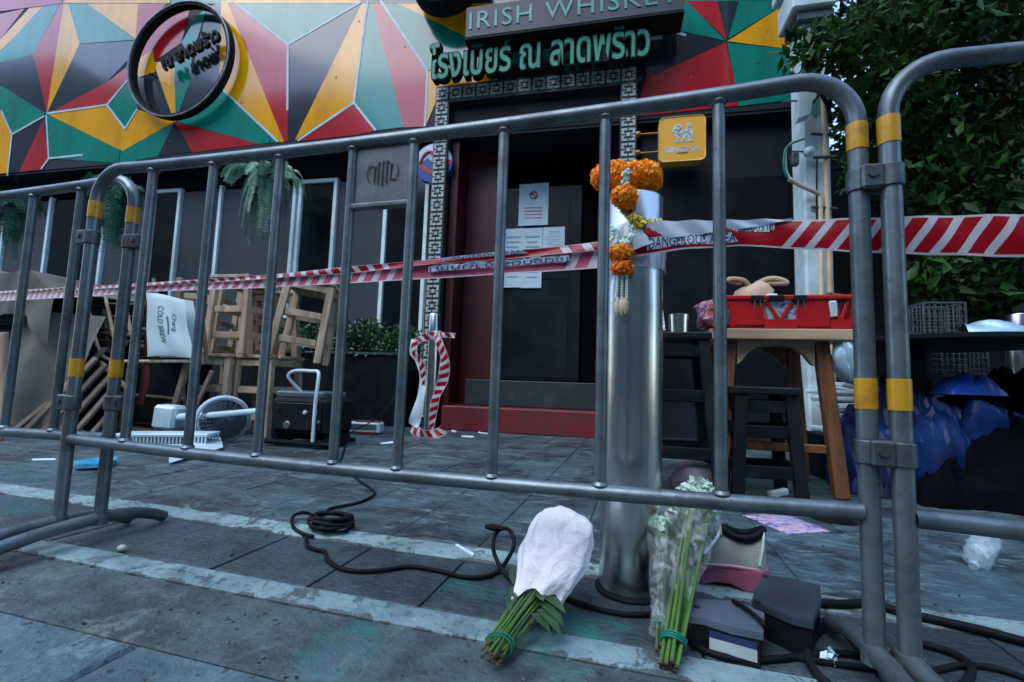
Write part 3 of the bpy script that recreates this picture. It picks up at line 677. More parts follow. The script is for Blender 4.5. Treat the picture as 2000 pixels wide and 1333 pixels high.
h = MB(); hc = wl(958, 430, DV); h.tube(catmull([(hc.x, DV-.03, hc.z-.16), (hc.x+.0, DV-.09, hc.z-.1), (hc.x, DV-.09, hc.z+.1), (hc.x, DV-.03, hc.z+.16)], 5), .012, 8); h.build('handle', MT['galv_dark'], dd)
h = MB(); h.box(((dl+dr)/2+.02, DV-.028, 1.0), (dr-dl-.3, .01, .9), bev=.003); h.box(((dl+dr)/2+.02, DV-.028, 2.1), (dr-dl-.3, .01, .9), bev=.003); h.build('door_panel', MT['doorblack'], dd)
q = MB(); q.box((dr+.22, DV+.02, 1.62), (.40, .04, 2.2)); part(q, 'side_panel', MT['void'], smooth=0)
q = MB(); q.box((dl-.13, DV+.03, 1.62), (.24, .04, 2.2)); part(q, 'side_panel', MT['doorblack'], smooth=0)

# papers taped on the door
def paper(px0, py0, px1, py1, label, sign=False):
    A, B = wl(px0, py0, DV-.04), wl(px1, py1, DV-.04); w, h_ = B.x-A.x, A.z-B.z; cx, cz = (A.x+B.x)/2, (A.z+B.z)/2
    base = WL(cx, DV-.042, cz-h_/2)
    t = thing('notice', label, 'paper notice', base, WROT, 'white notices taped to the door')
    q = MB(); q.grid(lambda a, b_: ((a-.5)*w, -.004*math.sin(a*3+b_*4)-.004, b_*h_), 4, 4); q.build('sheet', MT['paper'], t)
    q = MB()
    if sign:
        cxs, czs = .0, h_*.72; rr = .040
        q.tube([(cxs+rr*math.cos(k*PI/12), -.012, czs+rr*math.sin(k*PI/12)) for k in range(24)], .006, 5, closed=True)
        q.tube([(cxs-rr*.7, -.012, czs+rr*.7), (cxs+rr*.7, -.012, czs-rr*.7)], .006, 5); q.build('no_smoking_mark', MT['redprint'], t)
        q = MB()
        for k in range(4): q.box((0, -.010, h_*(.42-.08*k)), (w*.6, .001, h_*.015))
        q.build('print', MT['redprint'], t)
    else:
        for k in range(9): q.box((rng.uniform(-.02,.02)*w, -.010, h_*(.86-.085*k)), (w*rng.uniform(.5,.75), .001, h_*.012))
        q.build('print', MT['paperprint'], t)
paper(1015, 361, 1070, 440, 'large white notice with a red no-smoking mark on the black door', True)
paper(984, 448, 1019, 562, 'leftmost of the three white sheets in a row below the no-smoking notice')
paper(1021, 447, 1057, 563, 'middle of the three white sheets in a row, beneath the no-smoking notice')
paper(1061, 445, 1102, 505, 'short rightmost white sheet of the row below the no-smoking notice')
# ------------------------------------------------------------------ crowd barriers
BL = 1.941; RF = .0158; SAG = .013
def sag(x): return -SAG*(1-(2*x/BL-1)**2)
BARS = [.216,.436,.656,.874,1.040,1.262,1.486,1.707]
def make_barrier(loc, rz, label, feet):
    t = thing('crowd_barrier', label, 'barrier', loc, rz, 'crowd control barriers in a row')
    top = 1.078; rc = .092; q = MB(); pts = [(0,0,.055),(0,0,.3),(0,0,.6),(0,0,top-rc-.02)]
    for k in range(9):
        a = PI-k*PI/16; pts.append((rc+rc*math.cos(a), 0, top-rc+rc*math.sin(a)))
    for k in range(1, 16): x = rc+(BL-2*rc)*k/16; pts.append((x, 0, top+sag(x)))
    for k in range(9):
        a = PI/2-k*PI/16; pts.append((BL-rc+rc*math.cos(a), 0, top-rc+rc*math.sin(a)))
    pts += [(BL,0,top-rc-.02),(BL,0,.6),(BL,0,.3),(BL,0,.055)]
    q.tube(pts, RF, 16); q.build('frame', MT['galv'], t)
    q = MB(); q.tube([(x, 0, .289+sag(x)) for x in np.linspace(.012, BL-.012, 18)], .0155, 14, cap=False); q.build('bottom_rail', MT['galv'], t)
    for x in BARS:
        q = MB(); q.tube([(x,0,.297+sag(x)),(x,0,.7),(x,0,top-.006+sag(x))], .0118, 12, cap=False)
        for z in (.304+sag(x), top-.016+sag(x)): q.lathe([(.0125,-.006),(.0165,0),(.0125,.006)], (x,0,z), n=12, cap0=False, cap1=False)
        q.build('bar', MT['galv'], t)
    xa, xb = BARS[3], BARS[4]; q = MB(); q.tube([(xa,0,.901),(xb,0,.901)], .010, 10, cap=False); q.build('plate_rail', MT['galv'], t)
    q = MB(); q.box(((xa+xb)/2, .001, .984), (xb-xa-.016, .004, .146), bev=.001); pl = q.build('name_plate', MT['plate'], t)
    q = MB(); cx, cz = (xa+xb)/2+.003, .982
    for dx, h, dz in ((-.022,.034,-.004),(-.012,.046,0),(0,.050,-.001),(.011,.046,.001),(.022,.034,0)):
        q.box((cx+dx, -.0036, cz+dz), (.0026, .002, h*1.25)); q.box((cx+dx+.003, -.0036, cz+dz+h*.55), (.005, .002, .0022))
    for s in (-1, 1):
        q.tube([(cx+s*(.034+.008*math.sin(PI*k/8)), -.0040, cz-.022+.044*k/8) for k in range(9)], .0013, 5)
        q.box((cx+s*.030, -.0036, cz-s*.018), (.010, .002, .0022)); q.box((cx-.0*s, -.0036, cz), (.001,.002,.001))
    q.build('emblem', MT['ink'], pl)
    for x in (0, BL):
        for z0, z1 in ((.932,.982),(.464,.517)):
            q = MB(); q.lathe([(RF+.0012, z0),(RF+.0014, z0+.004),(RF+.0014, z1-.003),(RF+.0012, z1)], (x,0,0), n=18, cap0=False, cap1=False); q.build('reflective_band', MT['band'], t)
    for x, s in ((0,-1),(BL,1)):
        for z in (.873,.391):
            q = MB(); q.box((x+s*.030, 0, z), (.036, .030, .044), bev=.004); q.tube([(x+s*.032,-.019,z+.004),(x+s*.032,.019,z+.004)], .008, 10)
            q.lathe([(RF+.002,-.02),(RF+.004,-.018),(RF+.004,.018),(RF+.002,.02)], (x,0,z), n=14, cap0=False, cap1=False)
            q.build('hinge_bracket', MT['galv_dark'], t)
    inv = RM[t.name].inverted()
    for x, ang in feet:       # arched foot tube, turned by ang about its post
        d = Vector((math.sin(ang), math.cos(ang), 0)); L1, L2 = .19, .36; P = []
        for k in range(17):
            s = -L2+(L1+L2)*k/16; e = s/(L1 if s > 0 else L2); P.append(Vector((x,0,0))+d*s+Vector((0,0,.017+.046*(1-abs(e)**2.2))))
        q = MB(); q.tube(P, .0165, 14); q.lathe([(.020,.045),(.020,.075)], (x,0,0), n=14); q.build('foot', MT['galv'], t)
    return t
b1 = make_barrier((-1.561, .945, 0), 0, 'long grey steel barrier in the middle with a square name plate', ((0,.0),(BL,.0)))
b2 = make_barrier((-1.493-BL, 1.003, 0), 0, 'grey steel crowd barrier at the left end, overlapping behind the one with the name plate', ((0,.0),(BL,.0)))
b3 = make_barrier((.423, .931, 0), -.01, 'grey steel crowd barrier at the right end, only its first post and rails in view', ((0,.0),(BL,.0)))
# ------------------------------------------------------------------ bollards
BO = Vector((-.020, 1.205, 0)); BR = .0735
_b = bv(1222, 1172, 1.132); 
def bollard(loc, r, h, label):
    t = thing('steel_bollard', label, 'bollard', loc, 0, 'stainless steel bollards')
    q = MB(); q.lathe([(r,.0),(r,h*.25),(r,h*.5),(r,h*.75),(r,h-.012),(r-.004,h-.004),(r-.012,h),(.01,h+.004)], n=64); q.build('post', MT['steel'], t, smooth=40)
    q = MB(); q.lathe([(r+.010,.0),(r+.010,.005),(r+.006,.009),(r+.001,.010)], n=48, cap0=True, cap1=False); q.build('base_collar', MT['rubber'], t, smooth=40)
    return t
zb = bv(1235, 366, 1.135).z
boll = bollard(BO, BR, zb, 'large stainless steel bollard close to the camera with orange garlands and tape round it')
B2P = g(833, 851); B2P.y += .05
boll2 = bollard(B2P, .052, vp(832, 613, (B2P.x, B2P.y), (B2P.x+1, B2P.y)).z, 'slim stainless steel bollard beside the doorway with loose red and white tape knotted on it')
def other_bollard(px, py, r, h, label):
    P = g(px, py); return bollard(P, r, h, label)

# ------------------------------------------------------------------ barrier tape stretched from the bollard
def interp(tab, x):
    xs = [t[0] for t in tab]; return [float(np.interp(x, xs, [t[k] for t in tab])) for k in range(1, len(tab[0]))]
RT = [(1236,440,503),(1290,435,494),(1340,434,487),(1440,433,481),(1530,431,485),(1650,427,492),(1750,424,496),(1850,421,499),(2000,418,503),(2200,412,512)]
tp = thing('barrier_tape', 'wide red and white striped warning tape running right from the bollard to the edge', 'barrier tape', (BO.x, BO.y-.06, .7), 0, 'red and white warning tapes')
pa, pb = (BO.x-.02, BO.y-BR-.012), (.43, .990)
def rt_pt(px, py):
    P = vp(px, py, pa, pb)
    return P if P.x < .43 else vp(px, py, (.43, .990), (1.0, .975))
rows = []; pxs = list(np.linspace(1236, 2200, 90))
for x in pxs:
    t_, b_ = interp(RT, x); rows.append((rt_pt(x, b_), rt_pt(x, t_)))
ea, eb = rows[-1]; fa, fb = Vector((2.33, .968, .755)), Vector((2.33, .968, .83))
for k in range(1, 21): rows.append((ea.lerp(fa, k/20), eb.lerp(fb, k/20))); pxs.append(2200+k)
mids = [(a+b_)/2 for a, b_ in rows]; Ls = [0]
for i in range(1, len(mids)): Ls.append(Ls[-1]+(mids[i]-mids[i-1]).length)
Lx = lambda px: float(np.interp(px, pxs, Ls))
per = (Lx(1938)-Lx(1541))/8
def tapem(name, x0, **kw):
    m = tape_mat(name, **kw); return m
MT['tapeR'] = tape_mat('striped tape right', slant=.56, period=per, width=.075, duty=.62, solids=((-1, Lx(1520)), (Lx(1938), 9)))
# shift the stripe phase so that a red stripe begins where the first one does
for n in MT['tapeR'].node_tree.nodes:
    if n.type == 'MATH' and n.operation == 'DIVIDE':
        src = n.inputs[0].links[0].from_socket
        s_ = mathn(MT['tapeR'].node_tree, 'ADD', src, 10*per-(Lx(1541))); MT['tapeR'].node_tree.links.new(s_, n.inputs[0]); break
bul = lambda t, i: Vector((0, -.004*math.sin(PI*t)+.0025*math.sin(i*.5+t*4), .0))
tr_o, tr_s, _ = ribbon('tape_strip', rows, MT['tapeR'], tp, cross=bul)
q = MB()
def on_tape(s0, t0, ws, wt, surf, flip=1): return lambda x, y, z: surf(s0+x, t0+y/.075*flip, .0015+z)
add_text(q, 'DANGEROUS AREA', lambda x, y, z: tr_s(Lx(1348)+x, .33+y/.068, .0022), .03, fit=(Lx(1430)-Lx(1262), .024), offset=.0)
add_text(q, 'เขตอันตราย', lambda x, y, z: tr_s(Lx(1470)+x, .80+y/.075, .0022), .03, fit=(Lx(1505)-Lx(1430), .030))
q.build('lettering', mat('navy print', (.015,.022,.17), .4), tp, world=True, smooth=0)
q = MB()
add_text(q, 'DANGEROUS AREA', lambda x, y, z: tr_s(Lx(1348)+x, .33+y/.068, .0014), .03, fit=(Lx(1434)-Lx(1258), .029), offset=.012)
add_text(q, 'เขตอันตราย', lambda x, y, z: tr_s(Lx(1470)+x, .80+y/.075, .0014), .03, fit=(Lx(1509)-Lx(1428), .035), offset=.012)
q.build('letter_outline', MT['disc_white'], tp, world=True, smooth=0)
# folded-over pale upper edge near the bollard
rows = []
for x in np.linspace(1236, 1545, 30):
    t_, b_ = interp(RT, x); lo = np.interp(x, [1236, 1290, 1440, 1545], [492, 470, 451, t_+1.5])
    o_ = Vector((0, -.007, 0)); rows.append((rt_pt(x, lo)+o_, rt_pt(x, t_-1)+o_))
MT['tapeback'] = mat('milky tape film', (.56,.58,.63), .3, 0, (.44,.46,.52), 14, .35, .7, .3, 30, transl=.2)
MT['tapenavy'] = mat('navy tape print', (.02,.03,.22), .4)
ribbon('folded_edge', rows, MT['tapeback'], tp, cross=lambda t, i: Vector((0, -.004*math.sin(PI*t+i), 0)))

LT = [(-700,604,611,626),(-220,583,589,603),(-60,573,579,592),(0,569,574,588),(100,564,570,583),(168,559,566,580),(283,553,560,570),(400,546,553,566),(500,538,547,563),(556,534,543,560),(688,521,534,553),(808,510,521,546),(870,504,515,543),(1000,490,506,534),(1060,485,500,531),(1110,479,496,528),(1190,470,489,522)]
tl_ = thing('barrier_tape', 'lengthwise-folded red and pink warning tape sagging left from the bollard past the chairs', 'barrier tape', (BO.x-.2, BO.y, .6), 0, 'red and white warning tapes')
la, lb = (BO.x-.01, BO.y-BR-.010), (-3.01, 1.60)
pxs2 = list(np.linspace(1190, -700, 140))
def lt(px, py, off=0): return vp(px, py, la, lb)+Vector((0, off, 0))
rowsF = []; rowsB = []
for x in pxs2:
    t_, m_, b_ = interp(LT, x); rowsF.append((lt(x, m_, -.004), lt(x, t_, -.001))); rowsB.append((lt(x, b_, .002), lt(x, t_+1, .002)))
mids = [(a+b_)/2 for a, b_ in rowsF]; L2 = [0]
for i in range(1, len(mids)): L2.append(L2[-1]+(mids[i]-mids[i-1]).length)
Ly = lambda px: float(np.interp(-px, [-p for p in pxs2], L2))
MT['tapeF'] = tape_mat('folded tape front', slant=.5, period=.058, width=.03, duty=.60, solids=((Ly(1100), Ly(770)),))
MT['tapeB'] = tape_mat('folded tape back', red=(.50,.085,.17), white=(.60,.58,.62), slant=.55, period=.058, width=.055, duty=.58, solids=((Ly(1100), Ly(800)),), mirror=True)
ribbon('folded_face', rowsF, MT['tapeF'], tl_, cross=lambda t, i: Vector((0, -.003*math.sin(PI*t+i*.3), 0)))
to, ts_, _ = ribbon('under_face', rowsB, MT['tapeB'], tl_, cross=lambda t, i: Vector((0, .004*math.sin(PI*t), 0)))
q = MB(); q2 = MB()
_o, fs_, _ = to, None, None
def fsurf(px, t, off):
    t_, m_, b_ = interp(LT, px); return lt(px, m_+(t_-m_)*t, -.004-off)
def bsurf(px, t, off):
    t_, m_, b_ = interp(LT, px); return lt(px, b_+(m_-b_)*t, -.003-off)
def ln(qq, off, txt, c, w, hpx, surf, t0, mirror=False, offs=0.0):
    V, F, N = text_mesh(txt, .03, offset=offs); x0 = min(v.x for v in V); x1 = max(v.x for v in V); y0 = min(v.y for v in V); y1 = max(v.y for v in V)
    fn = lambda x, y, z: surf(c+((x-x0)/(x1-x0)-.5)*w*(-1 if mirror else 1), t0+((y-y0)/(y1-y0)-.5)*hpx, off)
    add_text(qq, txt, fn, .03, offset=offs)
ln(q, .002, 'DANGEROUS AREA', 950, 160, .42, fsurf, .72)
ln(q, .002, 'เขตอันตราย ห้ามเข้า', 975, 270, .42, bsurf, .72, True)
q.build('lettering', MT['tapenavy'], tl_, world=True, smooth=0)
ln(q2, .0012, 'DANGEROUS AREA', 950, 164, .58, fsurf, .72, False, .012); ln(q2, .0012, 'เขตอันตราย ห้ามเข้า', 975, 274, .5, bsurf, .72, True, .012)
q2.build('letter_outline', MT['disc_white'], tl_, world=True, smooth=0)

# crumpled film wrapped round the bollard at tape height
z1, z0 = bv(1235, 432, 1.128).z, bv(1235, 521, 1.128).z
q = MB()
def filmf(a, b_):
    th = -PI*1.08+a*PI*1.16; n_ = math.sin(th*7+b_*5)*.5+math.sin(th*13-b_*9)*.3+math.sin(b_*17+th*3)*.25
    r_ = BR+.006+.0028*n_; zt = z1-.010*(.5+.5*math.sin(a*9)); zz = z0+(zt-z0)*b_+.004*math.sin(a*15)*b_
    return Vector((BO.x+r_*math.cos(th), BO.y+r_*math.sin(th), zz))
q.grid(filmf, 60, 10)
fl = settle(q.build('plastic_film', MT['clearwrap'], smooth=60)); tag(fl, 'crumpled clear plastic film wrapped round the large bollard at tape height', 'plastic film')
q = MB()
for k, (c, w_, zz, hh) in enumerate(((-1.72,.5,.42,.22),(-1.25,.35,.35,.13),(-2.1,.25,.2,.3))):
    q.grid(lambda a, b_: Vector((BO.x+(BR+.0035)*math.cos(c+(a-.5)*w_), BO.y+(BR+.0035)*math.sin(c+(a-.5)*w_), z0+(z1-z0)*(zz+hh*(b_-.5)+.06*math.sin(a*5)))), 8, 2)
kn = settle(q.build('tape_wrap', MT['tapeB'] if False else mat('wrapped tape red', (.42,.02,.045), .35, 0, (.40,.20,.25), 30), smooth=60)); tag(kn, 'red band of warning tape wound under the clear film on the large bollard', 'tape')

# ------------------------------------------------------------------ flower garlands on the bollard
def petals(mb, c, rad, n, size, mi=0, flat=None, inner=.78):
    c = Vector(c)
    for _ in range(n):
        d = Vector(rng.normal(size=3)).normalized(); k = rng.uniform(inner, 1.0)
        p = c+Vector((d.x*rad[0]*k, d.y*rad[1]*k, d.z*rad[2]*k)); nrm = (d+Vector(rng.normal(size=3))*.45).normalized()
        t = nrm.orthogonal().normalized(); t = (Quaternion(nrm, rng.uniform(0, 2*PI)) @ t); b_ = nrm.cross(t); s = size*rng.uniform(.7, 1.3)
        mb.add([p-t*s*.5, p+b_*s*.42+nrm*s*.25, p+t*s*.55+nrm*s*.5, p-b_*s*.42+nrm*s*.25], [(0,1,2,3)], mi)
def core(mb, c, rad, mi=0):
    prof = [(max(.001, math.sin(PI*k/8)), -math.cos(PI*k/8)) for k in range(9)]
    n0 = len(mb.v); mb.lathe(prof, (0,0,0), n=14, mi=mi, cap0=False, cap1=False)
    for i in range(n0, len(mb.v)): v = mb.v[i]; mb.v[i] = (c[0]+v[0]*rad[0], c[1]+v[1]*rad[1], c[2]+v[2]*rad[2])
def pom(name, px, py, v, rpx, par, m='marigold', n=420, ry=None, size=.011):
    P = bv(px, py, v); sc = (P-EYEP).dot(_F)/FPX; r = (rpx[0]*sc, (ry or rpx[0]*sc), rpx[1]*sc)
    q = MB(); core(q, P, [x*.82 for x in r]); petals(q, P, r, n, size); return q.build(name, MT[m], par, world=True, smooth=80)
GV = BO.y-BR
ga = thing('flower_garland', 'orange marigold garland heaped over the top of the large bollard', 'garland', (BO.x, GV, zb), 0, 'marigold garlands on the bollard')
for px, py, v, r_, ryy in ((1178,347,GV+.035,(24,23),.03),(1203,341,GV+.02,(30,26),.034),(1238,343,GV+.03,(34,27),.036),(1262,342,GV+.035,(28,27),.034),(1280,350,GV+.045,(12,19),.03)):
    pom('flower_cluster', px, py, v, r_, ga, n=800, ry=ryy, size=.0085)
pom('flower_cluster', 1219, 384, GV-.012, (26,20), ga, 'marigold', 600, size=.0085)
pom('flower_cluster', 1225, 399, GV-.006, (13,9), ga, 'marigold_deep', 120)
q = MB()
for k in range(16):
    P = bv(1221+rng.uniform(-6,6), 334+k*2.0, GV-.020); petals(q, P, (.006,.005,.004), 12, .006)
q.build('white_blossoms', MT['jasmine'], ga, world=True)
gb = thing('flower_garland', 'jasmine and orange marigold garland hanging from the tape on the large bollard', 'garland', (BO.x, GV, .4), 0, 'marigold garlands on the bollard')
GW = GV-.020
pom('flower_cluster', 1212, 495, GW, (25,17), gb, 'marigold', 600, size=.008); pom('flower_cluster', 1215, 523, GW, (21,15), gb, 'marigold_deep', 520, size=.008)
q = MB()
def strand(q, pts, n, r, m=0):
    C = catmull([bv(x, y, GW+dv) for x, y, dv in pts], 12)
    for k in range(n):
        P = C[int(k*(len(C)-1)/(n-1))]
        for _ in range(4): core(q, P+Vector(rng.normal(size=3))*r*.75, (r*.62, r*.62, r*.9), m)
strand(q, [(1190,442,.006),(1193,458,0),(1202,468,-.004),(1211,479,-.004)], 12, .0065); strand(q, [(1240,446,.0),(1236,458,-.003),(1226,470,-.004),(1214,480,-.004)], 13, .0065)
q.build('jasmine_loop', MT['jasmine'], gb, world=True)
q = MB()
for cx, px0, px1 in ((0,1207,1203),(1,1216,1213),(2,1223,1223)):
    for k in range(9):
        P = bv(px0+(px1-px0)*k/9, 539+k*5.4, GW); core(q, P, (.0048,.0048,.0042))
q.build('jasmine_strand', MT['jasmine'], gb, world=True)
q = MB(); q.tube([bv(1211,541,GW-.005), bv(1210,586,GW-.005)], .0011, 5); q.tube([bv(1220,541,GW-.005), bv(1219,586,GW-.005)], .0011, 5); q.build('thread', MT['ink'], gb, world=True)
for (x0, y0, x1, y1) in ((1207,582,1205,618),(1213,584,1213,616),(1219,580,1221,614)):
    A, B = bv(x0, y0, GW), bv(x1, y1, GW); q = MB(); q.tube([A, A.lerp(B,.3), A.lerp(B,.7), B], [.0045,.0088,.0085,.002], 10); q.build('champaca_bud', MT['champaca'], gb, world=True)
q = MB()
for px, py in ((1236,428),(1243,433),(1250,440),(1247,432),(1256,436),(1240,440)): petals(q, bv(px, py, GW-.004), (.010,.008,.008), 22, .012)
q.build('yellow_flowers', MT['yellow'], gb, world=True); q = MB()
for px, py in ((1187,440),(1188,450)): petals(q, bv(px, py, GW+.01), (.004,.005,.007), 12, .009)
q.build('yellow_flowers', MT['yellow'], gb, world=True); q = MB()
for px in (1262,1269,1276,1283): petals(q, bv(px, 434, GW+.02), (.010,.004,.004), 9, .010)
q.build('yellow_flowers', MT['yellow'], gb, world=True)

# ------------------------------------------------------------------ bouquets laid at the foot of the bollard
def leaf(mb, p, d, L, W, droop=.2, mi=0, up=(0,0,1)):
    d = Vector(d).normalized(); s = d.cross(Vector(up)); s = s.normalized() if s.length > 1e-4 else d.orthogonal().normalized(); n = s.cross(d); p = Vector(p); vs = []
    for k, w in ((0,.06),(.25,.75),(.5,1.0),(.75,.7),(1.0,.03)):
        c = p+d*L*k-n*droop*L*k*k; vs += [c-s*W*w*.5+n*W*.14*w, c, c+s*W*w*.5+n*W*.14*w]
    fs = []
    for k in range(4): fs += [(k*3, k*3+1, k*3+4, k*3+3), (k*3+1, k*3+2, k*3+5, k*3+4)]
    mb.add(vs, fs, mi)
def frame_of(d):
    d = Vector(d).normalized(); a = d.cross(Vector((0,0,1))).normalized(); return d, a, a.cross(d)
E0 = g(957, 1283, .022); NK = g(1048, 1163, .058); HD = bv(1112, 1002, 1.13)
bq = thing('bouquet', 'rose bouquet in white paper lying against the left side of the large bollard', 'bouquet', (NK.x, NK.y, 0), 0, 'bouquets laid at the bollard')
d, a, n = frame_of(NK-E0)
for k in range(30):
    r_, th = .029*math.sqrt(rng.uniform(0,1)), rng.uniform(0, 2*PI); off = a*r_*math.cos(th)+n*r_*math.sin(th)*.62
    A = E0+off*.72+d*rng.uniform(-.008,.02); B = NK+off*1.15+d*.05; M_ = A.lerp(B,.45)+Vector(rng.normal(size=3))*.004
    A.z = max(A.z, .005)
    q = MB(); q.tube(catmull([A, M_, B], 4), [.0026]*9, 7); q.build('stem', MT['stemdark'] if k % 3 else MT['stem'], bq, world=True)
    q = MB(); q.tube([A-d*.0015, A+d*.004], .0029, 7); q.build('stem_end', MT['cutend'], bq, world=True)
for f_ in (.16, .20):
    c = E0.lerp(NK, f_); q = MB(); q.tube([c+a*.0265*math.cos(th)+n*.0185*math.sin(th)+d*.004*math.sin(2*th) for th in np.linspace(0, 2*PI, 22, endpoint=False)], .0014, 6, closed=True); q.build('rubber_band', MT['tie'], bq, world=True)
for (dx, s, L, W, dr) in ((.90,-1.0,.062,.034,.1),(.84,-.5,.045,.022,.3),(.80,.9,.055,.024,.5),(.7,1.0,.058,.026,.6),(.95,.2,.045,.024,.2),(.62,.8,.05,.02,.5),(.93,.7,.06,.026,.3),(.74,-.8,.04,.018,.4),(.55,-.6,.035,.014,.5),(.86,1.0,.05,.022,.8)):
    q = MB(); p = E0.lerp(NK, dx)+a*s*.028+n*.012; leaf(q, p, d*(.8 if s < 0 else -.15)+a*s*.75+n*(.55 if s < 0 else .1), L, W, dr); q.build('leaf', MT['bqleaf'], bq, world=True)
q = MB(); dW, aW, nW = frame_of(HD-NK); LW = (HD-NK).length
def wrapf(u_, t):
    th = u_*2*PI; r_ = float(np.interp(t, [0,.06,.2,.45,.7,.88,.96,1.0], [.050,.054,.064,.083,.088,.080,.064,.010]))
    fold = .035*math.sin(3*th+1.3+2*t)*(1-.3*t)+.022*math.sin(7*th+5*t)+.014*math.sin(13*th-9*t+2)+.02*math.sin(9*t+2*th)
    r_ *= 1+fold; lo = .74; r_ *= 1+.16*math.cos(th-.6)*math.sin(PI*min(1,t*1.1))-.07*math.cos(2*th+1.0)*t
    r_ *= 1-.07*abs(math.sin(2.5*th+t*3.5+math.sin(5*t)))-.045*abs(math.sin(4*th-6*t+math.sin(3*th)))-.02*abs(math.sin(9*th+11*t))
    p = NK+dW*(LW*t*1.04-.022+(.020*math.sin(th+1.1)+.007*math.sin(5*th))*max(0,1-t*5))+aW*r_*math.cos(th)+nW*r_*math.sin(th)*lo+nW*.012*math.sin(PI*t)
    p.z = max(p.z, .004+.003*abs(math.sin(th*5))); return p
q.grid(wrapf, 96, 44); q.build('paper_wrap', MT['wrap'], bq, world=True, smooth=70)

def stem_bundle(name, label, E_, T_, ns, rb, stem_m, tie_at=.10):
    t = thing(name, label, 'bouquet', (E_.x, E_.y, 0), 0, 'bouquets laid at the bollard'); d, a, n = frame_of(T_-E_)
    for k in range(ns):
        r_, th = rb*math.sqrt((k+.5)/ns), k*2.4; off = a*r_*math.cos(th)+n*r_*math.sin(th)*.8
        A = E_+off+d*rng.uniform(-.006,.01); A.z = max(A.z, .004); B = E_.lerp(T_, rng.uniform(.72,.95))+off*1.6+Vector(rng.normal(size=3))*.006
        q = MB(); q.tube(catmull([A, A.lerp(B,.5)+off*.1, B], 4), .0034, 7); q.build('stem', MT[stem_m], t, world=True)
        q = MB(); q.tube([A-d*.0015, A+d*.004], .0037, 7); q.build('stem_end', MT['cutend'], t, world=True)
    c = E_.lerp(T_, tie_at); q = MB()
    for j in range(3): q.tube([c+d*.005*j+a*(rb+.004)*math.cos(th)+n*(rb*.8+.004)*math.sin(th) for th in np.linspace(0, 2*PI, 18, endpoint=False)], .0024, 6, closed=True)
    q.build('rubber_band', MT['tie'], t, world=True); return t, d, a, n
E2 = g(1307, 1300, .016); T2 = bv(1366, 975, 1.215)
bq2, d, a, n = stem_bundle('bouquet', 'thick bundle of bright green stems with white flowers right of the large bollard', E2, T2, 13, .017, 'stem')
for k in range(34):
    q = MB(); t_ = rng.uniform(.52,.98); s = rng.uniform(-1,1); leaf(q, E2.lerp(T2, t_)+a*s*.02, d*.7+a*s*.9+n*rng.uniform(-.2,.5), .055, .026, .2); q.build('leaf', MT['bqleaf'], bq2, world=True)
def bloom(px, py, v, r, m, par, nn=160, size=.016):
    P = bv(px, py, v); q = MB(); core(q, P, (r*.7, r*.7, r*.6)); petals(q, P, (r, r, r*.8), nn, size, inner=.6); q.build('flower', MT[m], par, world=True, smooth=80)
for px, py, dv, r, m in ((1345,962,0,.024,'petalwhite'),(1368,955,.01,.028,'petalwhite'),(1384,966,.0,.022,'petalwhite'),(1357,1012,-.01,.022,'petalgreen'),(1381,1008,0,.021,'petalgreen'),(1362,1036,-.01,.014,'petalwhite'),(1375,1050,-.01,.012,'petalwhite'),(1340,1040,-.02,.012,'petalwhite')):
    bloom(px, py, T2.y+dv, r, m, bq2)
q = MB(); q.grid(lambda u_, t: E2.lerp(T2, .32+.66*t)+(a*math.cos(u_*2*PI)+n*math.sin(u_*2*PI)*.7)*(.014+.042*t**.8)*(1+.14*math.sin(u_*31+t*6)+.08*math.sin(u_*57-t*11)), 40, 14); q.build('cellophane', MT['cello'], bq2, world=True, smooth=60)
E3 = g(1287, 1272, .012); T3 = bv(1305, 1005, 1.185)
bq3, d, a, n = stem_bundle('bouquet', 'slim bouquet in clear cellophane leaning close against the right side of the large bollard', E3, T3, 4, .008, 'stemdark', .16)
bloom(1298, 1032, T3.y-.02, .026, 'petalgreen', bq3, 150); bloom(1303, 1062, T3.y-.03, .022, 'petalgreen', bq3, 120); bloom(1318, 1012, T3.y-.0, .020, 'petalwhite', bq3, 110)
for k in range(6):
    q = MB(); t_ = rng.uniform(.5,.85); s = rng.uniform(-1,1); leaf(q, E3.lerp(T3, t_)+a*s*.01, d*.8+a*s*.6+n*.2, .05, .022, .2); q.build('leaf', MT['bqleaf'], bq3, world=True)
q = MB(); q.grid(lambda u_, t: E3.lerp(T3, .10+.92*t)+(a*math.cos(u_*2*PI)+n*math.sin(u_*2*PI)*.75)*(.012*(1-min(1,t*6))+.010+.042*max(0,t-.08)**.7)*(1+.13*math.sin(u_*25+t*9)), 40, 18); q.build('cellophane', MT['cello'], bq3, world=True, smooth=60)

# ------------------------------------------------------------------ small things on the paving
def cable(label, pts, r, name='cable', k=8, group='black cables on the paving'):
    P = [p if isinstance(p, Vector) else g(p[0], p[1], p[2] if len(p) > 2 else r+.001) for p in pts]
    q = MB(); C = catmull(P, k); q.tube(C, r, 9); o = settle(q.build(name, MT['rubber'], smooth=60)); return tag(o, label, 'cable', group)
up = lambda px, py, v: bv(px, py, v)
cable('black cable zigzagging from the black generator to the cable coil', [(676,868),(668,890),(664,905),(684,922),(700,938),(731,962),(706,980),(672,988),(645,994),(620,1012),(606,1004,.012),(588,1002,.02),(572,1010,.012),(573,1030),(592,1043),(612,1048)], .0055)
cc = g(645, 1036); q = MB(); pts = []
for k in range(150):
    th = k*.295; R_ = .058+.010*math.sin(k*.17)+.006*math.sin(k*.61); pts.append((cc.x+R_*1.0*math.cos(th)+.008*math.sin(k*.05), cc.y+R_*.82*math.sin(th)+.01*math.cos(k*.07), .007+.036*abs(math.sin(k*.021))+.004*math.sin(k*.4)))
